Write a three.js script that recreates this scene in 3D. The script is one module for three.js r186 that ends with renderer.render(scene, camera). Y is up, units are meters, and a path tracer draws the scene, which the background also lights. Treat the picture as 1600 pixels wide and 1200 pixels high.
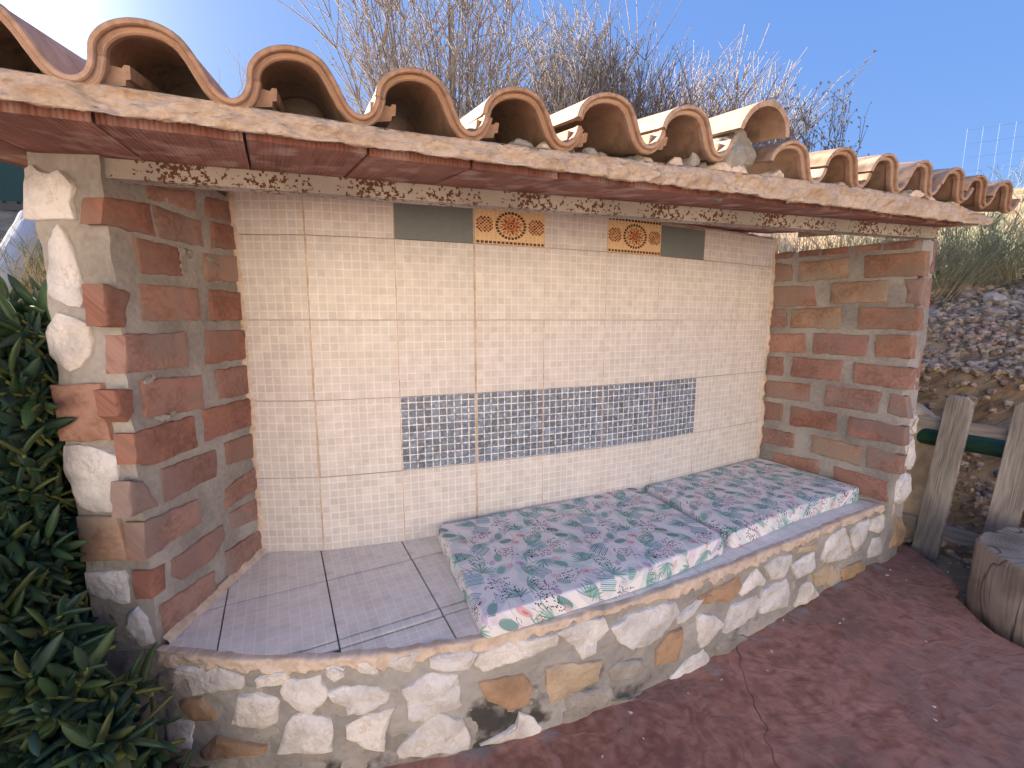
import * as THREE from 'three';
import { mergeGeometries, mergeVertices, toCreasedNormals } from 'three/addons/utils/BufferGeometryUtils.js';

// ---------- camera, sky, sun, exposure ----------
const scene = new THREE.Scene();
const renderer = new THREE.WebGLRenderer({ antialias: true });
renderer.toneMapping = THREE.LinearToneMapping;
renderer.toneMappingExposure = 3.9;
renderer.shadowMap.enabled = true;
const camera = new THREE.PerspectiveCamera(81.2, 4 / 3, 0.05, 900);
camera.position.set(0, 1.33, 0);
camera.lookAt(0, 1.33 - Math.tan(0.1419), -1);
const SUN = new THREE.Vector3(-0.655, 0.44, -0.615).normalize();
{
  const W = 1024, H = 512, data = new Float32Array(W * H * 4), E = renderer.toneMappingExposure;
  const d = new THREE.Vector3();
  for (let j = 0; j < H; j++) for (let i = 0; i < W; i++) {
    const el = ((j + 0.5) / H - 0.5) * Math.PI, az = ((i + 0.5) / W - 0.5) * 2 * Math.PI;
    d.set(Math.cos(el) * Math.cos(az), Math.sin(el), Math.cos(el) * Math.sin(az));
    const up = Math.max(0, d.y), hz = Math.exp(-up * 3.2);
    const ang = Math.acos(Math.min(1, d.dot(SUN)));
    const a1 = Math.exp(-ang / 0.055) * 4, a2 = Math.exp(-ang / 0.3) * 0.32, a3 = Math.exp(-ang / 0.9) * 0.2;
    const o = (j * W + i) * 4;
    let r = 0.085 + 0.29 * hz, g = 0.255 + 0.39 * hz, b = 0.76 + 0.36 * hz;
    r += a1 + a2 * 0.75 + a3 * 0.75; g += a1 + a2 * 0.7 + a3 * 0.8; b += a1 * 0.95 + a2 * 0.5 + a3 * 0.7;
    if (d.y < 0) { const k = Math.max(0, 1 + d.y * 6); r = 0.22 + (r - 0.22) * k; g = 0.2 + (g - 0.2) * k; b = 0.18 + (b - 0.18) * k; }
    data[o] = r / E; data[o + 1] = g / E; data[o + 2] = b / E; data[o + 3] = 1;
  }
  const sky = new THREE.DataTexture(data, W, H, THREE.RGBAFormat, THREE.FloatType);
  sky.mapping = THREE.EquirectangularReflectionMapping; sky.magFilter = THREE.LinearFilter; sky.needsUpdate = true;
  scene.background = sky; scene.environment = sky;
}
const sun = new THREE.DirectionalLight(0xfff1dc, 5);
sun.position.copy(SUN).multiplyScalar(40); sun.castShadow = true;
Object.assign(sun.shadow.camera, { left: -14, right: 14, top: 14, bottom: -14, near: 1, far: 90 });
sun.shadow.mapSize.set(2048, 2048);
scene.add(sun, sun.target);

// ---------- helpers ----------
let seed = 7;
const rnd = () => { seed = (seed * 1664525 + 1013904223) >>> 0; return seed / 4294967296; };
const rr = (a, b) => a + (b - a) * rnd();
const lerp = (a, b, t) => a + (b - a) * t, clamp = (x, a = 0, b = 1) => Math.min(b, Math.max(a, x));
const smooth = (a, b, x) => { const t = clamp((x - a) / (b - a)); return t * t * (3 - 2 * t); };
const h3 = (x, y, z) => { let n = Math.imul(x, 374761393) ^ Math.imul(y, 668265263) ^ Math.imul(z, 2147483647 ^ 0x5bd1e995); n = Math.imul(n ^ (n >>> 13), 1274126177); n ^= n >>> 16; return (n >>> 0) / 4294967296; };
const q5 = (t) => t * t * t * (t * (t * 6 - 15) + 10);
function noise(x, y, z = 0) {
  const X = Math.floor(x), Y = Math.floor(y), Z = Math.floor(z), u = q5(x - X), v = q5(y - Y), w = q5(z - Z);
  const f = (k) => lerp(lerp(h3(X, Y, Z + k), h3(X + 1, Y, Z + k), u), lerp(h3(X, Y + 1, Z + k), h3(X + 1, Y + 1, Z + k), u), v);
  return lerp(f(0), f(1), w) * 2 - 1;
}
const fbm = (x, y, z = 0, o = 4) => { let s = 0, a = 0.5; for (let i = 0; i < o; i++) { s += a * noise(x, y, z + i * 7.3); x *= 2.03; y *= 2.03; z *= 2.03; a *= 0.5; } return s; };
// periodic 2D noise for textures (period p cells)
function pn(x, y, p, s) {
  const X = Math.floor(x), Y = Math.floor(y), u = q5(x - X), v = q5(y - Y), m = (k) => ((k % p) + p) % p;
  return lerp(lerp(h3(m(X), m(Y), s), h3(m(X + 1), m(Y), s), u), lerp(h3(m(X), m(Y + 1), s), h3(m(X + 1), m(Y + 1), s), u), v) * 2 - 1;
}
const pf = (u, v, p, s, o = 4) => { let t = 0, a = 0.5; for (let i = 0; i < o; i++) { t += a * pn(u * p, v * p, p, s + i); p *= 2; a *= 0.5; } return t; };
const s2 = (c) => Math.round(255 * clamp(c <= 0.0031308 ? c * 12.92 : 1.055 * Math.pow(c, 1 / 2.4) - 0.055));
function tex(n, fn, srgb = true, m = n) {          // fn(u, v) -> linear rgb, or a height
  const data = new Uint8Array(n * m * 4);
  for (let j = 0; j < m; j++) for (let i = 0; i < n; i++) {
    const c = fn((i + 0.5) / n, (j + 0.5) / m), o = (j * n + i) * 4;
    if (srgb) { data[o] = s2(c[0]); data[o + 1] = s2(c[1]); data[o + 2] = s2(c[2]); } else data[o] = data[o + 1] = data[o + 2] = 255 * clamp(c);
    data[o + 3] = 255;
  }
  return fin(new THREE.DataTexture(data, n, m), srgb);
}
function fin(t, srgb = true) { t.wrapS = t.wrapT = THREE.RepeatWrapping; t.magFilter = THREE.LinearFilter; t.minFilter = THREE.LinearMipmapLinearFilter; t.generateMipmaps = true; if (srgb) t.colorSpace = THREE.SRGBColorSpace; t.needsUpdate = true; return t; }
function canvasTex(w, h, draw) { const c = document.createElement('canvas'); c.width = w; c.height = h; draw(c.getContext('2d'), w, h); return fin(new THREE.CanvasTexture(c)); }
const rep = (t, x, y = x) => { const c = t.clone(); c.repeat.set(1 / x, 1 / y); c.needsUpdate = true; return c; };
const mat = (o) => new THREE.MeshStandardMaterial({ roughness: 0.9, side: THREE.DoubleSide, ...o });
const lin = (r, g, b) => new THREE.Color().setRGB(r, g, b);
const used = {};
function nm(name) { const k = used[name] = (used[name] ?? -1) + 1; return k ? `${name}_${String(k).padStart(3, '0')}` : name; }
function shade(o) { o.traverse((m) => { if (m.isMesh) { m.castShadow = true; m.receiveShadow = true; } }); return o; }
function top(name, o, label, category, group, kind) {
  o.name = nm(name); if (label) o.userData.label = label; if (category) o.userData.category = category;
  if (group) o.userData.group = group; if (kind) o.userData.kind = kind;
  scene.add(o); return o;
}
function part(name, geo, material, parent, label) { const m = new THREE.Mesh(geo, material); m.name = name; if (label) m.userData.label = label; parent.add(m); return m; }
const V = (X, y, Z) => new THREE.Vector3(X, y, -Z);
function geom(pos, idx, uv, col) {
  const g = new THREE.BufferGeometry();
  g.setAttribute('position', new THREE.Float32BufferAttribute(pos, 3));
  if (uv) g.setAttribute('uv', new THREE.Float32BufferAttribute(uv, 2));
  if (col) g.setAttribute('color', new THREE.Float32BufferAttribute(col, 3));
  if (idx) g.setIndex(idx);
  g.computeVertexNormals(); return g;
}
// metric box-projected uv
function uvBox(g0, s = 1) {
  const g = g0.index ? g0.toNonIndexed() : g0; if (!g0.attributes.normal) g.computeVertexNormals();
  const p = g.attributes.position, uv = new Float32Array(p.count * 2), a = new THREE.Vector3(), b = new THREE.Vector3(), c = new THREE.Vector3();
  for (let i = 0; i < p.count; i += 3) {
    a.fromBufferAttribute(p, i); b.fromBufferAttribute(p, i + 1); c.fromBufferAttribute(p, i + 2);
    const n = b.clone().sub(a).cross(c.clone().sub(a)), x = Math.abs(n.x), y = Math.abs(n.y), z = Math.abs(n.z);
    for (let k = 0; k < 3; k++) { const P = [a, b, c][k], o = (i + k) * 2; if (y >= x && y >= z) { uv[o] = P.x * s; uv[o + 1] = P.z * s; } else if (x >= z) { uv[o] = P.z * s; uv[o + 1] = P.y * s; } else { uv[o] = P.x * s; uv[o + 1] = P.y * s; } }
  }
  g.setAttribute('uv', new THREE.BufferAttribute(uv, 2)); return g;
}
function rough(g, amp, f, k = 0) {                    // displace by 3D noise, welded
  const p = g.attributes.position;
  for (let i = 0; i < p.count; i++) {
    const x = p.getX(i), y = p.getY(i), z = p.getZ(i);
    p.setXYZ(i, x + amp * fbm(x * f + 3.1 + k, y * f, z * f, 4) * 2, y + amp * fbm(x * f, y * f + 9.7 + k, z * f, 4) * 2, z + amp * fbm(x * f, y * f, z * f + 5.3 + k, 4) * 2);
  }
  g.computeVertexNormals(); return g;
}
function grid(nu, nv, f, uvf) {                          // f(i/nu, j/nv) -> Vector3
  const pos = [], uv = [], idx = [];
  for (let j = 0; j <= nv; j++) for (let i = 0; i <= nu; i++) { const p = f(i / nu, j / nv); pos.push(p.x, p.y, p.z); const q = uvf ? uvf(i / nu, j / nv, p) : [p.x, p.y]; uv.push(q[0], q[1]); }
  for (let j = 0; j < nv; j++) for (let i = 0; i < nu; i++) { const a = j * (nu + 1) + i, b = a + 1, c = a + nu + 1, d = c + 1; idx.push(a, b, d, a, d, c); }
  return geom(pos, idx, uv);
}
// a piece of a wall: polygon in wall coordinates, pushed out by `out`, sunk by `deep`
function piece(poly, map, { out = 0.006, deep = 0.03, bevel = 0.004, jit = 0.002, bulge = 0, seg = 0.03, uvs = 1, f = 30 } = {}) {
  const ring = [], n0 = poly.length; let cx = 0, cy = 0;
  for (let i = 0; i < n0; i++) {
    const a = poly[i], b = poly[(i + 1) % n0], L = Math.hypot(b[0] - a[0], b[1] - a[1]), k = Math.max(1, Math.round(L / seg));
    for (let j = 0; j < k; j++) {
      let t = j / k; const u = lerp(a[0], b[0], t), v = lerp(a[1], b[1], t), nx = (b[1] - a[1]) / L, ny = -(b[0] - a[0]) / L;
      const w = jit * 2 * fbm(u * f + out * 900, v * f, 1.7, 3) - (j === 0 ? 0 : 0);
      ring.push([u + nx * w, v + ny * w]);
    }
  }
  for (const q of ring) { cx += q[0] / ring.length; cy += q[1] / ring.length; }
  const n = ring.length, pos = [], uv = [], idx = [];
  const inset = (d) => ring.map(([u, v]) => { const L = Math.hypot(u - cx, v - cy) || 1; return [u - (u - cx) / L * d, v - (v - cy) / L * d]; });
  const layers = [[ring, -deep], [ring, out - bevel], [inset(bevel * 0.4), out - bevel * 0.3], [inset(bevel * 1.3), out]];
  for (const s of [0.72, 0.42]) layers.push([ring.map(([u, v]) => [cx + (u - cx) * s, cy + (v - cy) * s]), out]);
  layers.forEach(([r, w], l) => r.forEach(([u, v]) => {
    const ww = l >= 2 ? w + bulge * (fbm(u * f * 0.7, v * f * 0.7, cx * 9, 3) * 1.6) + (l >= 4 ? bulge * 0.5 : 0) : w;
    const p = map(u, v, ww); pos.push(p.x, p.y, p.z); uv.push(u * uvs, v * uvs + (l < 2 ? w : 0));
  }));
  const p = map(cx, cy, out + bulge * 0.6); pos.push(p.x, p.y, p.z); uv.push(cx * uvs, cy * uvs);
  for (let l = 0; l < layers.length - 1; l++) for (let i = 0; i < n; i++) { const a = l * n + i, b = l * n + (i + 1) % n; idx.push(a, b, b + n, a, b + n, a + n); }
  const o = (layers.length - 1) * n; for (let i = 0; i < n; i++) idx.push(o + i, o + (i + 1) % n, layers.length * n);
  return geom(pos, idx, uv);
}

// measured outlines of bricks and stones, in metres on their wall
const leftBricks = [[[.134,1.721],[.34,1.75],[.339,1.679],[.137,1.678]],[[.377,1.75],[.522,1.763],[.526,1.686],[.377,1.681]],[[-.019,1.641],[.13,1.662],[.145,1.574],[-.04,1.571]],[[.149,1.663],[.355,1.659],[.355,1.576],[.158,1.574]],[[.401,1.669],[.517,1.675],[.532,1.594],[.392,1.577]],[[.065,1.558],[.229,1.556],[.241,1.467],[.075,1.462]],[[.343,1.555],[.549,1.568],[.552,1.477],[.352,1.46]],[[-.056,1.423],[.026,1.404],[-.002,1.311],[-.059,1.314]],[[.07,1.43],[.307,1.434],[.307,1.328],[.062,1.328]],[[.361,1.435],[.546,1.438],[.552,1.328],[.356,1.328]],[[-.01,1.291],[.231,1.293],[.22,1.183],[-.019,1.186]],[[.319,1.295],[.547,1.293],[.552,1.182],[.312,1.18]],[[-.064,1.146],[-.005,1.141],[-.006,1.08],[-.03,1.055],[-.055,1.078]],[[.034,1.162],[.275,1.147],[.272,1.034],[.03,1.054]],[[.348,1.154],[.549,1.157],[.55,1.041],[.357,1.049]],[[-.024,1.023],[.22,1.018],[.221,.916],[.03,.914],[-.021,.933]],[[.271,1.027],[.551,1.022],[.553,.912],[.265,.919]],[[-.047,.894],[.0,.879],[.04,.787],[-.061,.794]],[[.067,.888],[.315,.877],[.305,.782],[.064,.785]],[[.36,.888],[.548,.876],[.548,.777],[.366,.804]],[[-.023,.765],[.202,.74],[.206,.659],[-.026,.652]],[[.342,.718],[.562,.742],[.561,.641],[.34,.646]],[[.064,.601],[.311,.597],[.314,.542],[.248,.504],[.097,.513],[.062,.55]],[[.355,.621],[.58,.605],[.576,.505],[.357,.555]],[[.003,.49],[.242,.459],[.249,.387],[.144,.381],[.011,.396]],[[.314,.492],[.537,.469],[.547,.376],[.313,.384]],[[-.02,.615],[.039,.605],[.03,.527],[-.021,.526]]];
const leftFront = [[[-.001,1.712],[.017,1.722],[.036,1.707],[.059,1.698],[.084,1.706],[.108,1.689],[.119,1.665],[.106,1.63],[.111,1.587],[-.02,1.587],[-.018,1.614],[-.007,1.673]],[[.063,1.573],[.077,1.556],[.093,1.511],[.1,1.446],[.109,1.385],[.097,1.363],[.069,1.367],[.024,1.383],[.013,1.397],[.021,1.462],[.035,1.535],[.048,1.546]],[[.026,1.35],[.07,1.337],[.11,1.317],[.112,1.269],[.101,1.235],[.071,1.207],[.047,1.193],[.01,1.212],[-.011,1.238],[-.009,1.269],[-.01,1.298],[.013,1.33]],[[-.011,1.155],[.123,1.16],[.131,1.111],[.133,1.002],[-.008,1.0]],[[-.005,.985],[.043,.991],[.102,.971],[.139,.954],[.136,.897],[.121,.794],[.061,.79],[.018,.809],[.001,.851],[-.012,.897]],[[.009,.781],[.121,.782],[.128,.717],[.138,.649],[.002,.645]],[[.002,.609],[.121,.615],[.118,.515],[.099,.509],[.01,.54]],[[.114,.479],[.138,.499],[.168,.465],[.172,.386],[.138,.372],[.097,.417]]];
const rightBricks = [[[.718,1.683],[.589,1.654],[.577,1.564],[.717,1.567]],[[.546,1.665],[.294,1.661],[.278,1.555],[.54,1.554]],[[.221,1.662],[-.033,1.655],[-.038,1.536],[.213,1.55]],[[.714,1.535],[.456,1.526],[.432,1.41],[.708,1.409]],[[.364,1.534],[.1,1.528],[.1,1.42],[.36,1.422]],[[.04,1.53],[-.036,1.533],[-.04,1.397],[.021,1.411],[.023,1.461]],[[.715,1.394],[.597,1.399],[.588,1.292],[.71,1.282]],[[.567,1.398],[.307,1.4],[.299,1.281],[.564,1.284]],[[.222,1.398],[-.033,1.391],[-.042,1.281],[.217,1.283]],[[.711,1.242],[.481,1.252],[.471,1.136],[.71,1.129]],[[.432,1.257],[.161,1.25],[.168,1.138],[.425,1.139]],[[.131,1.258],[-.02,1.255],[-.026,1.139],[.125,1.138]],[[.683,1.102],[.595,1.104],[.589,.99],[.685,.984]],[[.534,1.109],[.271,1.11],[.269,.993],[.535,.992]],[[.212,1.104],[-.041,1.093],[-.037,.984],[.207,.993]],[[.695,.95],[.427,.959],[.424,.852],[.69,.843]],[[.344,.962],[.077,.962],[.083,.846],[.34,.843]],[[.042,.96],[-.025,.95],[-.051,.844],[.045,.853]],[[.718,.814],[.57,.813],[.569,.704],[.717,.7]],[[.524,.813],[.272,.811],[.266,.709],[.521,.693]],[[.211,.808],[-.04,.797],[-.045,.702],[.211,.7]],[[.721,.643],[.487,.645],[.483,.557],[.722,.54]],[[.386,.66],[.133,.654],[.132,.547],[.384,.555]],[[.113,.659],[-.039,.65],[-.042,.55],[.106,.547]],[[.6,.498],[.335,.518],[.329,.412],[.599,.393]],[[.257,.51],[.005,.501],[-.001,.385],[.26,.399]]];
const benchStones = [[[-1.004,.318],[-.958,.333],[-.844,.339],[-.778,.313],[-.784,.281],[-.929,.245],[-.953,.284]],[[-1.062,.293],[-.977,.322],[-.968,.282],[-.986,.249],[-1.047,.233],[-1.063,.253]],[[-.74,.308],[-.691,.334],[-.65,.334],[-.643,.316],[-.657,.295],[-.733,.282]],[[-.653,.301],[-.555,.315],[-.539,.26],[-.543,.243],[-.59,.191],[-.626,.211],[-.66,.247],[-.666,.268]],[[-.986,.21],[-.949,.228],[-.91,.231],[-.879,.188],[-.879,.165],[-.947,.151],[-.983,.194]],[[-.791,.247],[-.744,.258],[-.688,.247],[-.678,.235],[-.687,.167],[-.753,.15],[-.819,.161],[-.802,.213]],[[-.637,.184],[-.603,.194],[-.536,.173],[-.528,.132],[-.536,.072],[-.686,.073],[-.657,.159]],[[-.93,.051],[-.877,.107],[-.856,.112],[-.797,.096],[-.729,.087],[-.736,.067],[-.884,.036],[-.931,.033]],[[-1.182,.193],[-1.087,.223],[-1.088,.149],[-1.145,.088],[-1.199,.093]],[[-1.046,.133],[-.949,.146],[-.969,.048],[-1.017,.033],[-1.063,.044]],[[-.532,.342],[-.508,.351],[-.482,.338],[-.487,.308],[-.513,.295],[-.534,.318]],[[-.455,.356],[-.428,.362],[-.389,.349],[-.39,.308],[-.421,.312],[-.454,.328]],[[-.36,.346],[-.329,.372],[-.275,.37],[-.285,.324],[-.304,.304],[-.354,.32]],[[-.244,.34],[-.192,.343],[-.127,.343],[-.108,.321],[-.137,.284],[-.212,.289],[-.24,.305]],[[-.108,.289],[-.094,.318],[-.03,.338],[.0,.34],[.141,.325],[.137,.294],[.061,.275],[-.089,.267]],[[-.533,.259],[-.486,.272],[-.396,.265],[-.37,.242],[-.374,.213],[-.435,.191],[-.481,.188],[-.485,.213],[-.515,.233]],[[-.324,.248],[-.253,.28],[-.171,.262],[-.162,.158],[-.215,.149],[-.265,.128],[-.309,.15],[-.314,.212]],[[-.485,.143],[-.432,.176],[-.35,.19],[-.374,.135],[-.386,.054],[-.441,.069],[-.483,.111]],[[-.345,.043],[-.31,.091],[-.269,.116],[-.262,.137],[-.215,.14],[-.159,.106],[-.138,.04],[-.143,.007],[-.337,.017]],[[-.099,.219],[.033,.215],[.058,.166],[.052,.115],[-.01,.102],[-.07,.153]],[[-.095,.005],[-.051,.024],[.01,.042],[.021,.08],[.067,.046],[.091,.003],[.084,-.014]],[[.145,.328],[.222,.343],[.302,.343],[.323,.289],[.281,.26],[.277,.223],[.227,.218],[.201,.273]],[[.34,.289],[.413,.319],[.587,.307],[.607,.262],[.537,.197],[.457,.18],[.418,.189],[.366,.237]],[[.108,.215],[.158,.216],[.295,.183],[.285,.114],[.204,.094],[.127,.083],[.111,.15]],[[.333,.133],[.357,.152],[.46,.128],[.475,.087],[.436,.066],[.346,.091]],[[.524,.145],[.58,.192],[.629,.189],[.636,.134],[.616,.07],[.521,.084]],[[.352,.014],[.44,-.01],[.526,-.013],[.593,-.031],[.594,-.05],[.467,-.035],[.363,-.024]],[[.592,-.014],[.663,.042],[.74,.052],[.777,-.006],[.637,-.028],[.596,-.038]],[[.608,.244],[.692,.278],[.738,.283],[.665,.223],[.616,.215]],[[.172,.033],[.229,.042],[.276,.008],[.254,-.032],[.173,-.011]],[[.171,.094],[.216,.09],[.335,.07],[.349,.027],[.313,.004],[.183,.042]],[[.706,.294],[.8,.302],[.902,.31],[.924,.261],[.875,.222],[.74,.25],[.711,.271]],[[.919,.234],[.958,.277],[1.011,.308],[1.064,.242],[1.059,.223],[.981,.241],[.927,.226]],[[1.069,.298],[1.126,.324],[1.224,.306],[1.226,.263],[1.181,.217],[1.097,.233]],[[1.244,.257],[1.387,.268],[1.408,.188],[1.327,.167],[1.29,.173],[1.248,.225]],[[1.254,.308],[1.274,.324],[1.413,.314],[1.405,.275],[1.277,.301]],[[1.466,.218],[1.489,.292],[1.61,.324],[1.663,.26],[1.689,.167],[1.611,.163],[1.471,.191]],[[1.708,.213],[1.684,.288],[1.742,.324],[1.826,.314],[1.816,.219],[1.743,.169]],[[1.413,.154],[1.508,.172],[1.564,.138],[1.626,.074],[1.558,.049],[1.437,.091]],[[1.637,.07],[1.631,.106],[1.811,.097],[1.851,.031],[1.826,.013],[1.659,.039]],[[1.054,.157],[1.061,.199],[1.205,.193],[1.234,.137],[1.222,.064],[1.114,.083],[1.057,.096]],[[1.291,.037],[1.325,.12],[1.38,.123],[1.456,.031],[1.361,.027],[1.292,.031]],[[.707,.201],[.728,.212],[.787,.184],[.839,.132],[.78,.077],[.722,.078],[.712,.131]],[[.845,.093],[.885,.19],[1.024,.182],[1.04,.147],[1.014,.098],[.923,.084],[.853,.084]],[[1.854,.251],[1.866,.304],[1.993,.318],[2.032,.266],[2.018,.222],[1.928,.218]],[[1.866,.098],[1.874,.203],[2.022,.174],[2.029,.109],[1.964,.089]],[[1.852,.023],[1.931,.051],[2.045,.057],[2.036,.014],[1.866,.008]],[[.81,.037],[.829,.051],[.946,.037],[.986,.006],[.897,-.015],[.82,-.002]]];
const rimLow = [[-1.052,.298],[-.938,.318],[-.834,.34],[-.777,.319],[-.7,.334],[-.61,.315],[-.519,.325],[-.447,.331],[-.376,.316],[-.285,.33],[-.192,.343],[-.079,.319],[.04,.329],[.21,.347],[.325,.353],[.45,.339],[.586,.32],[.735,.324],[.9,.324],[1.084,.343],[1.295,.333],[1.533,.329],[1.794,.335],[1.992,.325]];
// ---------- surface textures ----------
const mix3 = (a, b, t) => [lerp(a[0], b[0], t), lerp(a[1], b[1], t), lerp(a[2], b[2], t)];
const bumpSand = tex(512, (u, v) => 0.5 + 0.45 * pf(u, v, 24, 11, 4) + 0.25 * pf(u, v, 6, 31, 3), false);
const bumpLump = tex(512, (u, v) => 0.5 + 0.6 * pf(u, v, 5, 41, 6), false);
const mortarMap = tex(512, (u, v) => { const a = pf(u, v, 4, 51, 5), b = pf(u, v, 60, 61, 2); return mix3([0.255, 0.238, 0.215], [0.43, 0.41, 0.375], clamp(0.5 + a * 0.9 + b * 0.35)); });
const creamMap = tex(512, (u, v) => { const a = pf(u, v, 4, 71, 5), b = pf(u, v, 9, 81, 4), c = pf(u, v, 50, 87, 2); let k = mix3([0.5, 0.39, 0.3], [0.72, 0.6, 0.49], clamp(0.55 + a * 1.1 + c * 0.5)); if (b > 0.2) k = mix3(k, [0.5, 0.35, 0.22], clamp((b - 0.2) * 2.2)); return k; });
const brickMap = tex(512, (u, v) => { const a = pf(u, v, 6, 91, 5), b = pf(u, v, 5, 101, 5), c = pf(u, v, 70, 111, 2); let k = mix3([0.6, 0.57, 0.55], [1.05, 1, 0.97], clamp(0.55 + a * 1.0 + c * 0.6)); if (b > 0.08) k = mix3(k, [0.98, 1.25, 1.35].map((x) => x * 0.75), clamp((b - 0.08) * 3.2) * 0.7); return k; });
const stoneMap = tex(512, (u, v) => { const a = pf(u, v, 5, 121, 6), b = pf(u, v, 7, 131, 4), c = pf(u, v, 80, 135, 2); let k = mix3([0.66, 0.64, 0.62], [1, 1, 1], clamp(0.62 + a * 1.2 + c * 0.3)); const l = 1 - clamp(Math.abs(b) * 22); k = mix3(k, [0.62, 0.5, 0.38], l * 0.45 * clamp(0.5 + a * 2)); return k; });
const stoneBump = tex(512, (u, v) => 0.5 + 0.5 * pf(u, v, 7, 141, 6) + 0.3 * Math.abs(pf(u, v, 5, 151, 4)), false);
const clayMap = tex(512, (u, v) => { const a = pf(u, v, 5, 161, 5), c = pf(u, v, 64, 171, 2); const g = pf(u, v, 7, 175, 5); let k = mix3([0.7, 0.64, 0.6], [1.05, 1.05, 1.05], clamp(0.6 + a * 0.9 + c * 0.35)); if (g > 0.18) k = mix3(k, [0.42, 0.44, 0.42], clamp((g - 0.18) * 3) * 0.7); if (g < -0.26) k = mix3(k, [0.95, 1.1, 1.15], 0.4); return k; });
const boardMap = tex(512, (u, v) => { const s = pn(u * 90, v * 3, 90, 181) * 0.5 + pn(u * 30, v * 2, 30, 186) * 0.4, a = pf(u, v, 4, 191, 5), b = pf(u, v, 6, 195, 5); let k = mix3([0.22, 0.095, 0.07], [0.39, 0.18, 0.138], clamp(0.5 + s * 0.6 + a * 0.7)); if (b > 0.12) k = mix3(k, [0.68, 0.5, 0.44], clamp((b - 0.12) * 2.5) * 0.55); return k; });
const boardBump = tex(512, (u, v) => 0.5 + 0.32 * Math.sin(u * Math.PI * 2 * 26) + 0.25 * pn(u * 90, v * 3, 90, 181) + 0.2 * pf(u, v, 8, 201, 4), false);
const steelMap = tex(1024, (u, v) => { const a = pf(u, v, 4, 211, 4), b = pf(u, v, 64, 221, 3), d = pf(u, v, 3, 228, 3); let k = mix3([0.33, 0.3, 0.265], [0.46, 0.42, 0.37], clamp(0.5 + a)); const t = b + d * 0.6 - 0.36; if (t > 0) k = mix3(k, [0.10, 0.035, 0.016], clamp(t * 14)); else if (t > -0.05) k = mix3(k, [0.42, 0.24, 0.12], (t + 0.05) * 10); return k; });
const steelBump = tex(512, (u, v) => 0.5 + 0.3 * pf(u, v, 64, 221, 3), false);
const knot = (u, v) => 0.5 * Math.exp(-(((u - 0.4) * 7) ** 2 + ((v - 0.62) * 9) ** 2)) - 0.4 * Math.exp(-(((u - 0.75) * 8) ** 2 + ((v - 0.2) * 8) ** 2));
const woodMap = tex(512, (u, v) => { const w = pf(u, v, 2, 231, 3) + knot(u, v), s = Math.sin((u * 7 + w * 1.6) * Math.PI * 2), f = pn(u * 120, v * 4, 120, 241), a = pf(u, v, 3, 236, 4); return mix3([0.24, 0.21, 0.175], [0.44, 0.4, 0.345], clamp(0.55 + s * 0.16 + f * 0.22 + a * 0.8)); });
const woodBump = tex(512, (u, v) => { const w = pf(u, v, 2, 231, 3) + knot(u, v); return 0.5 + 0.2 * Math.sin((u * 7 + w * 1.6) * Math.PI * 2) + 0.4 * pn(u * 120, v * 4, 120, 241); }, false);
const barkMap = tex(512, (u, v) => { const w = pf(u, v, 3, 253, 3) * 0.014, s = pn((u + w) * 70, v * 3, 70, 251) * 0.4, a = pf(u, v, 4, 259, 5), c = Math.abs(pn((u + w) * 14, v * 1, 14, 256)); let k = mix3([0.2, 0.165, 0.13], [0.37, 0.32, 0.265], clamp(0.5 + s * 0.5 + a * 1.1)); return mix3(k, [0.05, 0.04, 0.03], clamp(1 - c * 22) * 0.85); });
const barkBump = tex(512, (u, v) => { const w = pf(u, v, 3, 253, 3) * 0.014; return 0.6 + 0.2 * pn((u + w) * 70, v * 3, 70, 251) + 0.2 * pf(u, v, 4, 259, 5) - 0.5 * clamp(1 - Math.abs(pn((u + w) * 14, v * 1, 14, 256)) * 16); }, false);
const endMap = tex(512, (u, v) => { const x = u - 0.5, y = v - 0.5, r = Math.hypot(x, y), a = Math.atan2(y, x), n = fbm(x * 6, y * 6, 2, 4), ring = Math.sin((r * 34 + n * 2.4) * 6.28), crack = Math.abs(noise(Math.cos(a) * 5 + 20, Math.sin(a) * 5, r * 1.2)) < 0.035 ? 1 : 0; return mix3(mix3([0.19, 0.155, 0.12], [0.4, 0.34, 0.275], clamp(0.55 + ring * 0.1 + n * 0.8)), [0.05, 0.04, 0.03], crack * 0.8); });
const earthMap = tex(1024, (u, v) => { const a = pf(u, v, 5, 261, 6), b = pf(u, v, 40, 271, 4), c = pf(u, v, 9, 277, 4); return mix3(mix3([0.22, 0.14, 0.075], [0.45, 0.31, 0.18], clamp(0.5 + a * 0.8 + b * 0.8)), [0.42, 0.34, 0.22], clamp(c * 1.6) * 0.6); });
const earthBump = tex(512, (u, v) => 0.5 + 0.5 * pf(u, v, 16, 281, 5), false);
const crackPts = [[1.03, 1.83], [1.004, 1.795], [0.941, 1.698], [0.905, 1.6], [0.881, 1.514], [0.852, 1.43], [0.84, 1.35], [0.808, 1.185], [0.77, 0.95]];
function crackD(x, z) { let m = 9; if (x < 0.6 || x > 1.2) return m; const w = 0.012 * noise(z * 26, 3, 1); for (let i = 0; i < crackPts.length - 1; i++) { const [ax, az] = crackPts[i], [bx, bz] = crackPts[i + 1], dx = bx - ax, dz = bz - az, t = clamp(((x + w - ax) * dx + (z - az) * dz) / (dx * dx + dz * dz)); m = Math.min(m, Math.hypot(x + w - ax - dx * t, z - az - dz * t)); } return m; }
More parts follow.
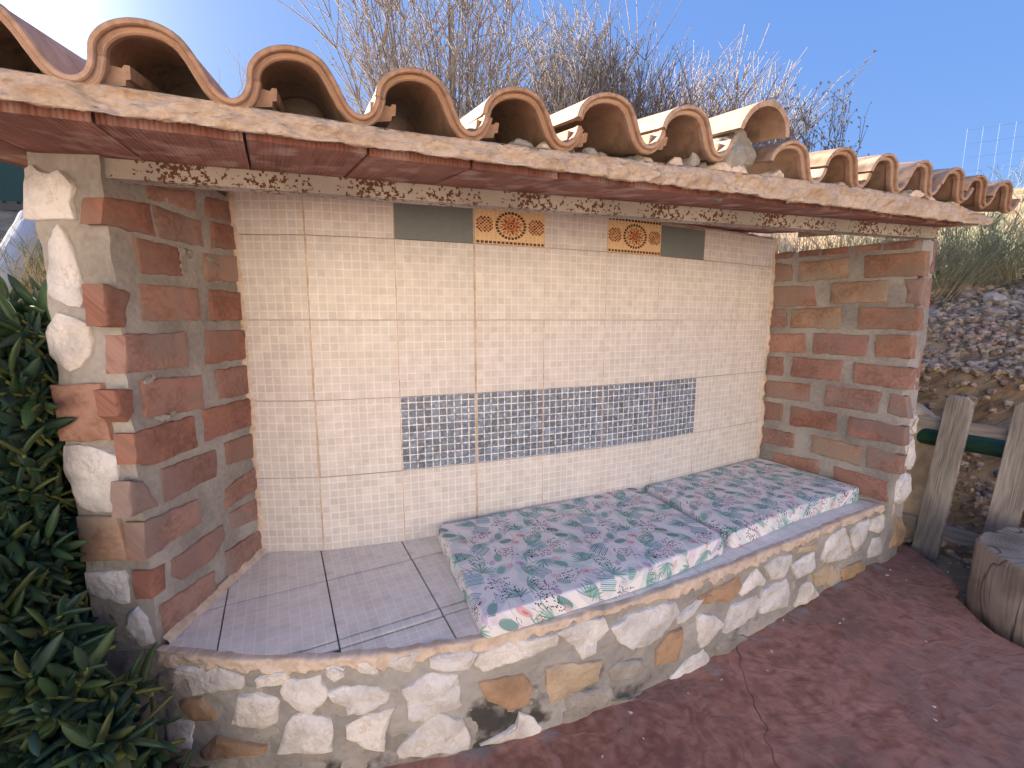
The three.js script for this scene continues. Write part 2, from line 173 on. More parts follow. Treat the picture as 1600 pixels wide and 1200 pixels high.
const terraceMap = tex(2048, (u, v) => {                       // stained, stamped concrete: 5 m to the repeat
  const X = u + v * 0.8, Y = v - u * 0.6;                       // smears run one way
  const a = pf(u, v, 6, 291, 6), w1 = pf(u, v, 16, 411, 4), w2 = pf(u, v, 16, 421, 4), st = fbm(X * 50 + w1 * 9, Y * 105 + w2 * 9, 3, 5), g = pf(u, v, 9, 301, 5), f = pf(u, v, 120, 311, 3), p = pf(u, v, 14, 321, 5);
  let k = mix3([0.26, 0.112, 0.074], [0.48, 0.235, 0.165], clamp(0.5 + st * 0.6 + a * 0.5 + f * 0.8));
  k = mix3(k, [0.19, 0.14, 0.11], clamp((g - 0.14 + st * 0.7) * 2.6) * 0.45);
  k = mix3(k, [0.40, 0.215, 0.165], clamp((p + st * 0.7 + f * 0.5 - 0.1) * 2.4) * 0.55);
  const wx = u * 4 - 1.2, wz = v * 4 + 0.2, cr = crackD(wx, wz); const cw = 0.0022 + 0.0025 * Math.max(0, noise(wz * 14, 5, 2)); if (cr < cw) k = mix3(k, [0.06, 0.032, 0.026], (1 - cr / cw) * 0.9);
  const ce = pf(u, v, 30, 325, 4), dr = wz - (((-0.04874 * wx + 0.18801) * wx + 0.31633) * wx + 1.27334); if (dr > -0.09 && wx > -0.6 && wx < 2) k = mix3(k, [0.33, 0.29, 0.26], clamp(ce * 3 - 0.25 - Math.max(0, -dr - 0.03) * 14) * 0.8);
  return k;
});
const terraceBump = tex(2048, (u, v) => { const X = u + v * 0.8, Y = v - u * 0.6, a = pf(u, v, 6, 291, 4); const w1 = pf(u, v, 16, 411, 4), w2 = pf(u, v, 16, 421, 4), cr = crackD(u * 4 - 1.2, v * 4 + 0.2); return 0.5 + 0.4 * fbm(X * 50 + w1 * 9, Y * 105 + w2 * 9, 3, 5) + 0.3 * pf(u, v, 110, 331, 4) + 0.35 * pf(u, v, 12, 335, 3) - (cr < 0.005 ? 0.4 * (1 - cr / 0.005) : 0); }, false);
const glazeMap = tex(512, (u, v) => { const a = pf(u, v, 12, 341, 5), c = pf(u, v, 90, 345, 2), t = 0.93 + a * 0.11 + c * 0.05; return [t, t * 0.99, t * 0.98]; });
const slateBlueMap = tex(512, (u, v) => { const a = pf(u, v, 26, 351, 5), b = pf(u, v, 40, 355, 3), t = clamp(0.9 + a * 0.55 + b * 0.35, 0.3, 1.25); return [t * 0.8, t * 0.8, t * 0.8]; });
const floorMap = tex(512, (u, v) => {                                       // one floor tile of 10 x 10 printed cells
  const cu = u * 10, cv = v * 10, fu = Math.abs(cu - Math.floor(cu) - 0.5), fv = Math.abs(cv - Math.floor(cv) - 0.5), line = Math.max(fu, fv) > 0.455 ? 1 : 0;
  const t = h3(Math.floor(cu), Math.floor(cv), 77) * 0.07, a = pf(u, v, 6, 361, 5) * 0.1, b = pf(u, v, 70, 365, 2) * 0.05;
  return mix3([0.73 + t + a + b, 0.7 + t + a + b, 0.67 + t + a + b], [0.9 + a, 0.87 + a, 0.84 + a], line * 0.9);
});
const floorBump = tex(256, (u, v) => { const cu = u * 10, cv = v * 10, fu = Math.abs(cu - Math.floor(cu) - 0.5), fv = Math.abs(cv - Math.floor(cv) - 0.5); return Math.max(fu, fv) > 0.44 ? 0.35 : 0.6 + pf(u, v, 30, 371, 3) * 0.2; }, false);
const fabricBump = tex(256, (u, v) => 0.5 + 0.3 * Math.sin(u * 400) * Math.sin(v * 400) + 0.4 * pf(u, v, 5, 381, 4), false);
const printMap = canvasTex(1024, 1024, (c, W) => {
  const R = (a, b) => a + (b - a) * rnd();
  c.fillStyle = '#f4f4f6'; c.fillRect(0, 0, W, W);
  const wrap = (x, y, r, f) => { for (const dx of [-W, 0, W]) for (const dy of [-W, 0, W]) if (x + dx > -r && x + dx < W + r && y + dy > -r && y + dy < W + r) { c.save(); c.translate(x + dx, y + dy); f(); c.restore(); } };
  const teal = ['#7fb5ae', '#93c4b9', '#6ba3a1', '#a6d0c4', '#578f8d'], pink = ['#dcb6c6', '#e3a9b0', '#c9b2d2', '#ebc0c2'];
  const cells = []; for (let j = 0; j < 7; j++) for (let i = 0; i < 6; i++) cells.push([(i + 0.5 + R(-0.3, 0.3)) * W / 6, (j + 0.5 + R(-0.3, 0.3)) * W / 7]);
  for (const [x, y] of cells) { const col = ['#b9d6d0', '#c9c6de', '#e6dfe2', '#b7cfdd', '#dcc9d6'][Math.floor(R(0, 5))], a = R(0, 3); wrap(x, y, 160, () => { c.rotate(a); c.globalAlpha = 0.35; c.fillStyle = col; c.beginPath(); c.ellipse(0, 0, 130, 60, 0, 0, 7); c.fill(); }); }
  cells.forEach(([x, y], i) => {                                     // washes, leaves, dots, stripes, sprigs
    const k = [0, 1, 2, 0, 3, 1, 4, 0, 2][i % 9], a = R(0, 6.28), s0 = Math.floor(R(0, 1e6));
    wrap(x, y, 190, () => {
      const keep = seed; seed = s0; c.rotate(a);
      if (k === 0) { for (let q = 0; q < 9; q++) { c.save(); c.rotate(-1.3 + q * 0.33); c.fillStyle = teal[q % 5]; c.globalAlpha = 0.7; c.beginPath(); c.moveTo(0, 0); c.quadraticCurveTo(70, -20, R(95, 150), R(-6, 6)); c.quadraticCurveTo(70, 14, 0, 0); c.fill(); c.strokeStyle = '#4d7a7a'; c.lineWidth = 2; c.beginPath(); c.moveTo(0, 0); c.lineTo(105, -2); c.stroke(); c.restore(); } }
      else if (k === 1) { c.fillStyle = '#1d1d28'; for (let q = 0; q < 46; q++) { c.beginPath(); c.ellipse(R(-95, 95), R(-65, 65), 4.5, 6.5, R(0, 3), 0, 7); c.fill(); } }
      else if (k === 2) { c.fillStyle = teal[Math.floor(R(0, 5))]; c.globalAlpha = 0.7; c.beginPath(); c.ellipse(0, 0, 58, 36, 0, 0, 7); c.fill(); c.strokeStyle = '#356b6b'; c.lineWidth = 4; for (let q = -3; q < 4; q++) { c.beginPath(); c.moveTo(q * 16, -26); c.lineTo(q * 16 + 14, 26); c.stroke(); } c.fillStyle = pink[Math.floor(R(0, 4))]; c.beginPath(); c.ellipse(70, 56, 38, 24, 0.3, 0, 7); c.fill(); }
      else if (k === 3) { for (let q = 0; q < 9; q++) { c.fillStyle = q % 3 ? '#7fb3c4' : '#3e8a86'; c.globalAlpha = 0.9; c.fillRect(-70 + q * 16, -75 + R(-10, 10), 8, 140); } }
      else { c.fillStyle = pink[Math.floor(R(0, 4))]; c.globalAlpha = 0.8; c.beginPath(); c.ellipse(0, 0, 46, 30, 0, 0, 7); c.fill(); c.fillStyle = '#c07f86'; c.beginPath(); c.ellipse(4, 2, 16, 11, 0, 0, 7); c.fill(); c.strokeStyle = '#8a6f5a'; c.lineWidth = 4; for (let q = 0; q < 5; q++) { c.beginPath(); c.moveTo(R(40, 70), R(-50, 50)); c.quadraticCurveTo(100, R(-60, 60), R(90, 150), R(-70, 70)); c.stroke(); } c.strokeStyle = '#c9a87c'; c.beginPath(); c.moveTo(-120, -40); c.lineTo(-50, 60); c.stroke(); }
      seed = keep; c.globalAlpha = 1;
    });
  });
  for (let q = 0; q < 46; q++) { const x = R(0, W), y = R(0, W), a = R(0, 6.28), L = R(18, 48), col = ['#3c6c6c', '#5a5560', '#6f9c92', '#94788c'][q % 4]; wrap(x, y, 60, () => { c.rotate(a); c.strokeStyle = col; c.lineWidth = 3; c.beginPath(); c.moveTo(0, 0); c.quadraticCurveTo(L / 2, 12, L, 0); c.stroke(); }); }
});
const medallion = canvasTex(512, 512, (c, W) => {
  c.fillStyle = '#f0d6ab'; c.fillRect(0, 0, W, W);
  c.fillStyle = '#deb985'; for (let j = 0; j < 16; j++) for (let i = 0; i < 16; i++) { c.globalAlpha = 0.35 + 0.5 * rnd(); c.fillRect(i * 32 + 3, j * 32 + 3, 26, 26); } c.globalAlpha = 1;
  const dark = ['#5b2a1c', '#6a3220', '#4b2118'], red = ['#a4532f', '#b8663a', '#8d4227', '#c77b47'];
  for (const y of [12, 468]) for (let i = 0; i < 17; i++) { c.fillStyle = dark[i % 3]; c.fillRect(i * 30 + 6, y, 22, 32); }
  const X = 256, Y = 256;
  for (let i = 0; i < 26; i++) { c.save(); c.translate(X, Y); c.scale(0.62, 1); c.rotate(i / 26 * 6.283); c.fillStyle = dark[i % 3]; c.fillRect(150, -15, 34, 30); c.restore(); }
  for (let i = 0; i < 10; i++) { c.save(); c.translate(X, Y); c.scale(0.62, 1); c.rotate(i / 10 * 6.283 + 0.1); c.fillStyle = red[i % 4]; c.beginPath(); c.moveTo(60, -24); c.lineTo(138, 0); c.lineTo(60, 24); c.closePath(); c.fill(); c.fillStyle = red[(i + 2) % 4]; c.beginPath(); c.moveTo(22, -8); c.lineTo(54, -18); c.lineTo(54, 18); c.lineTo(22, 8); c.fill(); c.fillStyle = '#b98a52'; c.rotate(0.314); c.beginPath(); c.moveTo(95, -10); c.lineTo(140, -20); c.lineTo(140, 20); c.lineTo(95, 10); c.fill(); c.restore(); }
  c.fillStyle = '#5b2a1c'; c.beginPath(); c.ellipse(X, Y, 10, 15, 0, 0, 7); c.fill();
  for (const x of [66, 446]) for (let i = -3; i <= 3; i++) for (let j = -3; j <= 3; j++) if (Math.abs(i) + Math.abs(j) < 5) { c.save(); c.translate(x + (i - j) * 13, Y + (i + j) * 22); c.scale(0.6, 1); c.rotate(0.785); c.fillStyle = [...red, ...dark][Math.floor(rnd() * 7)]; c.fillRect(-12, -12, 24, 24); c.restore(); }
});

// ---------- materials ----------
const M = {
  mortar: mat({ map: rep(mortarMap, 0.7), bumpMap: rep(bumpSand, 0.35), bumpScale: 0.003 }),
  cream: mat({ map: rep(creamMap, 0.6), bumpMap: rep(bumpLump, 0.16), bumpScale: 0.008 }),
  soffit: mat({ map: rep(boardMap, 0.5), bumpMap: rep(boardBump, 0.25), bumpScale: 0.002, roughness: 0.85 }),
  steel: mat({ map: rep(steelMap, 0.5), bumpMap: rep(steelBump, 0.5), bumpScale: 0.0015, roughness: 0.7 }),
  wood: mat({ map: rep(woodMap, 0.25, 0.6), bumpMap: rep(woodBump, 0.25, 0.6), bumpScale: 0.002 }),
  bark: mat({ map: rep(barkMap, 0.6), bumpMap: rep(barkBump, 0.6), bumpScale: 0.006 }),
  end: mat({ map: endMap, bumpMap: endMap, bumpScale: 0.004 }),
  earth: mat({ map: rep(earthMap, 1.3), bumpMap: rep(earthBump, 0.7), bumpScale: 0.02 }),
  terrace: mat({ map: rep(terraceMap, 4), bumpMap: rep(terraceBump, 4), bumpScale: 0.0045, roughness: 0.8 }),
  tile: mat({ vertexColors: true, map: rep(glazeMap, 0.4), roughness: 0.42 }),
  blue: mat({ vertexColors: true, map: rep(slateBlueMap, 0.3), roughness: 0.36 }),
  slate: mat({ color: lin(0.2, 0.235, 0.235), map: rep(glazeMap, 0.3), roughness: 0.5 }),
  medallion: mat({ map: medallion, roughness: 0.4 }),
  floor: mat({ map: rep(floorMap, 0.32), bumpMap: rep(floorBump, 0.32), bumpScale: 0.0012, roughness: 0.4 }),
  fabric: mat({ map: rep(printMap, 0.46), bumpMap: rep(fabricBump, 0.12), bumpScale: 0.0015, roughness: 0.95 }),
  eave: mat({ color: lin(0.8, 0.78, 0.76), map: rep(creamMap, 0.5), bumpMap: rep(bumpLump, 0.12), bumpScale: 0.008 }),
  green: mat({ color: lin(0.012, 0.075, 0.035), map: rep(clayMap, 0.3), bumpMap: rep(woodBump, 0.3), bumpScale: 0.001, roughness: 0.5 }),
  render: mat({ color: lin(0.82, 0.77, 0.7), bumpMap: rep(bumpSand, 0.5), bumpScale: 0.002 }),
  dark: mat({ color: lin(0.03, 0.028, 0.026) }),
};
const bricks = [[0.4, 0.235, 0.185], [0.36, 0.205, 0.17], [0.43, 0.255, 0.195], [0.38, 0.24, 0.2], [0.36, 0.18, 0.135]].map((c) => mat({ color: lin(...c), map: rep(brickMap, 0.7), bumpMap: rep(bumpSand, 0.5), bumpScale: 0.002 }));
const tanBricks = [[0.39, 0.25, 0.175], [0.42, 0.285, 0.205], [0.36, 0.21, 0.15]].map((c) => mat({ color: lin(...c), map: rep(brickMap, 0.7), bumpMap: rep(bumpSand, 0.5), bumpScale: 0.002 }));
const stones = [[0.78, 0.765, 0.74], [0.72, 0.715, 0.71], [0.8, 0.77, 0.72]].map((c) => mat({ color: lin(...c), map: rep(stoneMap, 0.5), bumpMap: rep(stoneBump, 0.28), bumpScale: 0.012 }));
const tanStones = [[0.5, 0.36, 0.22], [0.45, 0.3, 0.19], [0.56, 0.45, 0.32]].map((c) => mat({ color: lin(...c), map: rep(stoneMap, 0.5), bumpMap: rep(stoneBump, 0.28), bumpScale: 0.006 }));
const greyStones = [[0.42, 0.4, 0.36], [0.36, 0.34, 0.3]].map((c) => mat({ color: lin(...c), map: rep(stoneMap, 0.5), bumpMap: rep(stoneBump, 0.28), bumpScale: 0.007 }));
const clays = [[0.46, 0.3, 0.21], [0.42, 0.26, 0.17], [0.49, 0.335, 0.245], [0.44, 0.28, 0.19]].map((c) => mat({ color: lin(...c), map: rep(clayMap, 0.4), bumpMap: rep(bumpSand, 0.4), bumpScale: 0.0012, roughness: 0.8 }));

// ---------- plan of the alcove (metres; X right, Z away from the viewer, y up) ----------
const BENCH = 0.37, EYE = 1.33;
const wallPts = [[-1.06, 1.765], [-0.79, 1.775]];                   // joints of the tiled back wall
for (const a of [15, 19, 21, 22, 25, 29, 30, 29.5]) { const p = wallPts[wallPts.length - 1], r = a * Math.PI / 180; wallPts.push([p[0] + 0.328 * Math.cos(r), p[1] + 0.328 * Math.sin(r)]); }
const rimZ = (x) => x < -1.05 ? 1.208 : ((-0.04874 * x + 0.18801) * x + 0.31633) * x + 1.27334;
const rimN = (x) => { const d = x < -1.02 ? 0 : (-0.14621 * x + 0.37602) * x + 0.31633, L = Math.hypot(1, d); return [d / L, -1 / L]; };   // towards the viewer
const onRim = (x, y, w) => { const n = rimN(x); return V(x + n[0] * w, y, rimZ(x) + n[1] * w); };
const groundY = (X) => lerp(-0.012, 0.055, smooth(0.5, 2.3, X));
const leftMap = (u, v, w) => V(-1.05 + w, v, 1.22 + u);
const frontMap = (u, v, w) => V(-1.235 + u, v, 1.205 - w);
const RD = [-0.4873, 0.8733];                                        // right side wall, front to back
const rightMap = (u, v, w) => V(1.956 + RD[0] * u - RD[1] * w, v, 2.227 + RD[1] * u + RD[0] * w);
const endMapR = (u, v, w) => V(1.956 + RD[1] * u - RD[0] * w, v, 2.227 - RD[0] * u - RD[1] * w);

const alcove = top('garden_alcove', new THREE.Group(), 'tiled garden alcove with brick side walls, stone-faced bench and clay tile roof', 'alcove');
const crease = (g, a = 0.7) => toCreasedNormals(g, a);

// ---------- left side wall ----------
{
  const g = new THREE.BoxGeometry(0.185, 1.86, 0.72, 10, 84, 34); g.translate(-1.1425, 0.85, -1.57);
  const wall = part('side_wall', uvBox(rough(g, 0.0045, 14)), M.mortar, alcove, 'left side wall of brown-red bricks with a white stone front edge');
  leftBricks.forEach((p, i) => { const smear = i < 2; part('brick', crease(piece(p, leftMap, { out: smear ? 0.001 : rr(0.005, 0.011), deep: 0.045, bevel: 0.005, jit: 0.004, bulge: 0.0025, seg: 0.018, f: 40 })), bricks[Math.floor(rnd() * 5)], wall); });
  leftFront.forEach((p, i) => { const br = i === 3 || i === 5; part(br ? 'brick' : 'stone', crease(piece(p, frontMap, br ? { out: 0.012, jit: 0.003, bulge: 0.002 } : { out: 0.007, bevel: 0.005, jit: 0.004, bulge: 0.006, f: 42, seg: 0.02 }), 0.9), br ? (i === 3 ? bricks[2] : tanBricks[1]) : stones[i % 3], wall); });
  for (const p of [[[0.068, 1.131], [0.075, 1.128], [0.069, 1.055], [0.062, 1.056]], [[0.146, 1.139], [0.161, 1.137], [0.155, 1.103], [0.146, 1.05], [0.139, 1.056]], [[0.037, 1.165], [0.073, 1.166], [0.071, 1.151], [0.039, 1.15]], [[0.219, 1.556], [0.263, 1.557], [0.248, 1.531], [0.247, 1.47], [0.233, 1.468], [0.227, 1.525]], [[0.267, 1.55], [0.296, 1.546], [0.275, 1.527]], [[0.351, 1.541], [0.403, 1.535], [0.414, 1.521], [0.388, 1.525]], [[0.066, 1.05], [0.156, 1.046], [0.139, 1.034], [0.088, 1.033]], [[0.38, 1.472], [0.428, 1.469], [0.419, 1.457], [0.382, 1.461]], [[0.333, 1.33], [0.394, 1.328], [0.372, 1.321]]])
    part('plaster_drip', piece(p, leftMap, { out: 0.0118, deep: 0.012, bevel: 0.003, jit: 0.008, seg: 0.006, f: 90 }), greyStones[0], wall);
  const tanStrip = grid(60, 4, (a, b) => { const u = a * 0.55, n = noise(u * 30, 1, 2); const w = b < 0.5 ? 0.004 + 0.014 * b : 0.018 + 0.012 * (b - 0.5); return leftMap(u, BENCH + 0.024 * (1 - b) + 0.004 * n, w + 0.003 * n + 0.003); }, (a, b, p) => [p.z, p.y]);
  part('mortar_fillet', tanStrip, M.cream, wall);
}
// ---------- right side wall ----------
{
  const g = new THREE.BoxGeometry(0.17, 1.82, 0.86, 9, 80, 40), p = g.attributes.position;
  for (let i = 0; i < p.count; i++) {
    const w = -(p.getX(i) + 0.085), y0 = p.getY(i), u = 0.42 + p.getZ(i), y = y0 + 0.81, q = rightMap(u, Math.min(y, 1.715 + 0.035 * u), w);
    p.setXYZ(i, q.x, q.y, q.z);
  }
  const wall = part('side_wall', uvBox(rough(g, 0.0045, 14, 4)), M.mortar, alcove, 'right side wall of mixed red and tan bricks');
  rightBricks.forEach((q, i) => part('brick', crease(piece(q, rightMap, { out: rr(0.006, 0.012), deep: 0.045, bevel: 0.005, jit: 0.0045, bulge: 0.0025, seg: 0.018, f: 40 })), [1, 2, 4, 7, 8, 11, 22].includes(i) ? tanBricks[i % 3] : bricks[Math.floor(rnd() * 5)], wall));
  for (let k = 0; k < 5; k++) { const u0 = 0.01 + k * 0.145, u1 = u0 + (k % 2 ? 0.11 : 0.13), v = 1.675 + 0.035 * u0; part('brick', crease(piece([[u0, v], [u1, v + 0.004], [u1, v + 0.038], [u0, v + 0.036]], rightMap, { out: 0.006, jit: 0.004 })), bricks[(k * 2) % 5], wall); }
  for (let k = 0; k < 5; k++) { const y0 = 0.86 + k * 0.175; part('brick', crease(piece([[0.135, y0], [0.172, y0], [0.172, y0 + 0.155], [0.135, y0 + 0.155]], endMapR, { out: 0.012, deep: 0.1, jit: 0.004 })), bricks[(k + 2) % 5], wall); }
  const st = [[[0.1, 0.56], [0.17, 0.54], [0.2, 0.6], [0.2, 0.7], [0.16, 0.73], [0.11, 0.7]], [[0.05, 0.38], [0.12, 0.36], [0.19, 0.42], [0.19, 0.52], [0.13, 0.535], [0.06, 0.5]], [[0.12, 0.74], [0.17, 0.73], [0.19, 0.78], [0.17, 0.84], [0.13, 0.84]], [[0.07, 0.12], [0.17, 0.1], [0.19, 0.2], [0.15, 0.3], [0.08, 0.3]]];
  st.forEach((q, i) => part('stone', crease(piece(q, endMapR, { out: 0.022, bevel: 0.014, jit: 0.006, bulge: 0.014, f: 22 }), 0.9), i === 3 ? tanStones[0] : stones[i % 3], wall));
}
// ---------- back wall and its tiles ----------
function mosaicGeo(w, h, u0, v0, base, line, vary, relief = 0.0005, gap = 0.005) {
  const pos = [], col = [], uv = [], idx = [], c = 0.0325, T = 0.008;
  const ou = rnd(), ov = rnd();
  const quad = (a, b, d, e, k) => { const o = pos.length / 3; for (const q of [a, b, d, e]) { pos.push(...q); col.push(...k); uv.push(q[0] + ou, q[1] + ov); } idx.push(o, o + 1, o + 2, o, o + 2, o + 3); };
  quad([0, 0, T], [w, 0, T], [w, h, T], [0, h, T], line);
  quad([0, 0, 0], [w, 0, 0], [w, 0, T], [0, 0, T], line); quad([0, h, T], [w, h, T], [w, h, 0], [0, h, 0], line);
  quad([0, 0, 0], [0, 0, T], [0, h, T], [0, h, 0], line); quad([w, 0, T], [w, 0, 0], [w, h, 0], [w, h, T], line);
  for (let j = -1; j < 12; j++) for (let i = -1; i < 12; i++) {
    const x0 = Math.max(i * c - u0 + gap / 2, 0.001), x1 = Math.min((i + 1) * c - u0 - gap / 2, w - 0.001), y0 = Math.max(j * c - v0 + gap / 2, 0.001), y1 = Math.min((j + 1) * c - v0 - gap / 2, h - 0.001);
    if (x1 - x0 < 0.004 || y1 - y0 < 0.004) continue;
    const t = 1 + (rnd() - 0.5) * vary, k = [base[0] * t, base[1] * t * (1 + (rnd() - 0.5) * vary * 0.12), base[2] * t * (1 + (rnd() - 0.5) * vary * 0.2)], b = 0.0011, z = T + relief;
    const A = [x0, y0, T], B = [x1, y0, T], C = [x1, y1, T], D = [x0, y1, T], a = [x0 + b, y0 + b, z], bb = [x1 - b, y0 + b, z], cc = [x1 - b, y1 - b, z], d = [x0 + b, y1 - b, z];
    quad(a, bb, cc, d, k); quad(A, B, bb, a, k); quad(B, C, cc, bb, k); quad(C, D, d, cc, k); quad(D, A, a, d, k);
  }
  return geom(pos, idx, uv, col);
}
{
  const pos = [], n = wallPts.length, lo = 0.2, hi = 1.825;                     // masonry behind the tiles
  const ring = []; wallPts.forEach((p) => ring.push(p)); ring[0] = [-1.2, 1.77];
  const back = ring.map(([x, z], i) => [x - 0.045, z + 0.13]).reverse();
  const sh = new THREE.Shape([...ring, ...back].map(([x, z]) => new THREE.Vector2(x, z)));
  const g = new THREE.ExtrudeGeometry(sh, { depth: hi - lo, bevelEnabled: false, steps: 40 }); g.rotateX(-Math.PI / 2); g.translate(0, lo, 0);
  const wall = part('back_wall', uvBox(g), M.cream, alcove, 'curved back wall faced with beige and blue mosaic tiles');
  const rows = [[BENCH, 0.69], [0.69, 1.01], [1.01, 1.33], [1.33, 1.65], [1.65, 1.815]];
  const beige = [0.745, 0.715, 0.69], line = [0.89, 0.86, 0.83], blueC = [0.255, 0.325, 0.44], blueL = [1.05, 1.05, 1.05];
  for (let i = 0; i < n - 1; i++) {
    const [x0, z0] = wallPts[i], [x1, z1] = wallPts[i + 1], L = Math.hypot(x1 - x0, z1 - z0), dx = (x1 - x0) / L, dz = (z1 - z0) / L;
    rows.forEach(([a, b], r) => {
      const gl = i === 3 ? 0.005 : 0.0016, gr = i === 2 ? 0.005 : 0.0016, w = L - gl - gr, h = b - a - 0.003;
      const blue = r === 1 && i >= 2 && i <= 6, slate = r === 4 && (i === 2 || i === 6), med = r === 4 && (i === 3 || i === 5);
      let g, m, name = 'wall_tile', lab, hh = h;
      if (slate || med) {
        hh = h - (slate && i === 6 ? 0.012 : 0); g = new THREE.BoxGeometry(w, hh, 0.009, 1, 1, 1); g.translate(w / 2, hh / 2, 0.0045);
        m = slate ? M.slate : M.medallion; name = slate ? 'slate_tile' : 'medallion_tile'; lab = slate ? 'plain slate-grey tile in the top row' : 'tile printed with a brown star medallion and diamonds';
      } else if (blue) { g = mosaicGeo(w, h, 0, 0, blueC, blueL, 0.5, 0.0006, 0.0046); m = M.blue; name = 'blue_tile'; lab = 'blue-grey mosaic tile with white joints'; }
      else { const cut = i === 0 ? 0.05 : 0; g = mosaicGeo(w, h, cut, r === 4 ? 0.01 : 0, beige, line, 0.13); m = M.tile; }
      const t = part(name, g, m, wall, lab), tilt = (rnd() - 0.5) * 0.004;
      t.position.copy(V(x0 + dx * gl + dz * 0.001, a + 0.0015, z0 + dz * gl - dx * 0.001)); t.rotation.set(0, Math.atan2(dz, dx), tilt); t.translateZ(0.001 + rnd() * 0.002);
    });
  }
  for (let i = 1; i < n - 1; i++) {                                            // cream grout in the upright joints
    const [x, z] = wallPts[i], [x1, z1] = wallPts[i + 1], a = (Math.atan2(z1 - z, x1 - x) + Math.atan2(z - wallPts[i - 1][1], x - wallPts[i - 1][0])) / 2, w = i === 3 ? 0.0115 : i === 1 ? 0.0095 : 0.0056;
    const g2 = grid(1, 60, (s, t) => V((s - 0.5) * w * (1 + 0.3 * noise(t * 40, i, 1)), BENCH + t * 1.44, -0.0005 * noise(t * 50, 3, i)));
    const q = part('grout_line', g2, M.cream, wall); q.position.copy(V(x, 0, z)); q.rotation.y = a; q.translateZ(0.0108);
  }
  // wavering mortar strip up the two corners
  const strip = (x, z, a, w0, k) => grid(6, 120, (s, t) => { const y = lerp(BENCH, 1.82, t), e = s - 0.5, wob = 0.012 * noise(k, y * 22, 3) + 0.006 * noise(k, y * 60, 8), q = [Math.cos(a), Math.sin(a)], d = e * w0 * (1 + 0.35 * noise(y * 16, k, 1)) + wob; return V(x + q[0] * d + q[1] * (0.012 * (1 - 4 * e * e)), y, z + q[1] * d - q[0] * 0.012 * (1 - 4 * e * e)); });
  part('corner_mortar', strip(-1.045, 1.757, 0.5, 0.042, 2), M.cream, wall);
  const e = wallPts[n - 1]; part('corner_mortar', strip(e[0] - 0.004, e[1] - 0.012, 0.25, 0.034, 5), M.cream, wall);
  part('top_mortar', grid(200, 4, (s, t) => { const k = Math.min(n - 2, Math.floor(s * (n - 1))), f = s * (n - 1) - k, x = lerp(wallPts[k][0], wallPts[k + 1][0], f), z = lerp(wallPts[k][1], wallPts[k + 1][1], f), w = 0.006 * noise(s * 60, 3, 1); return V(x, 1.81 + 0.02 * Math.sin(t * 3.1) + w, z - 0.012 + 0.06 * t); }), M.cream, wall);
}
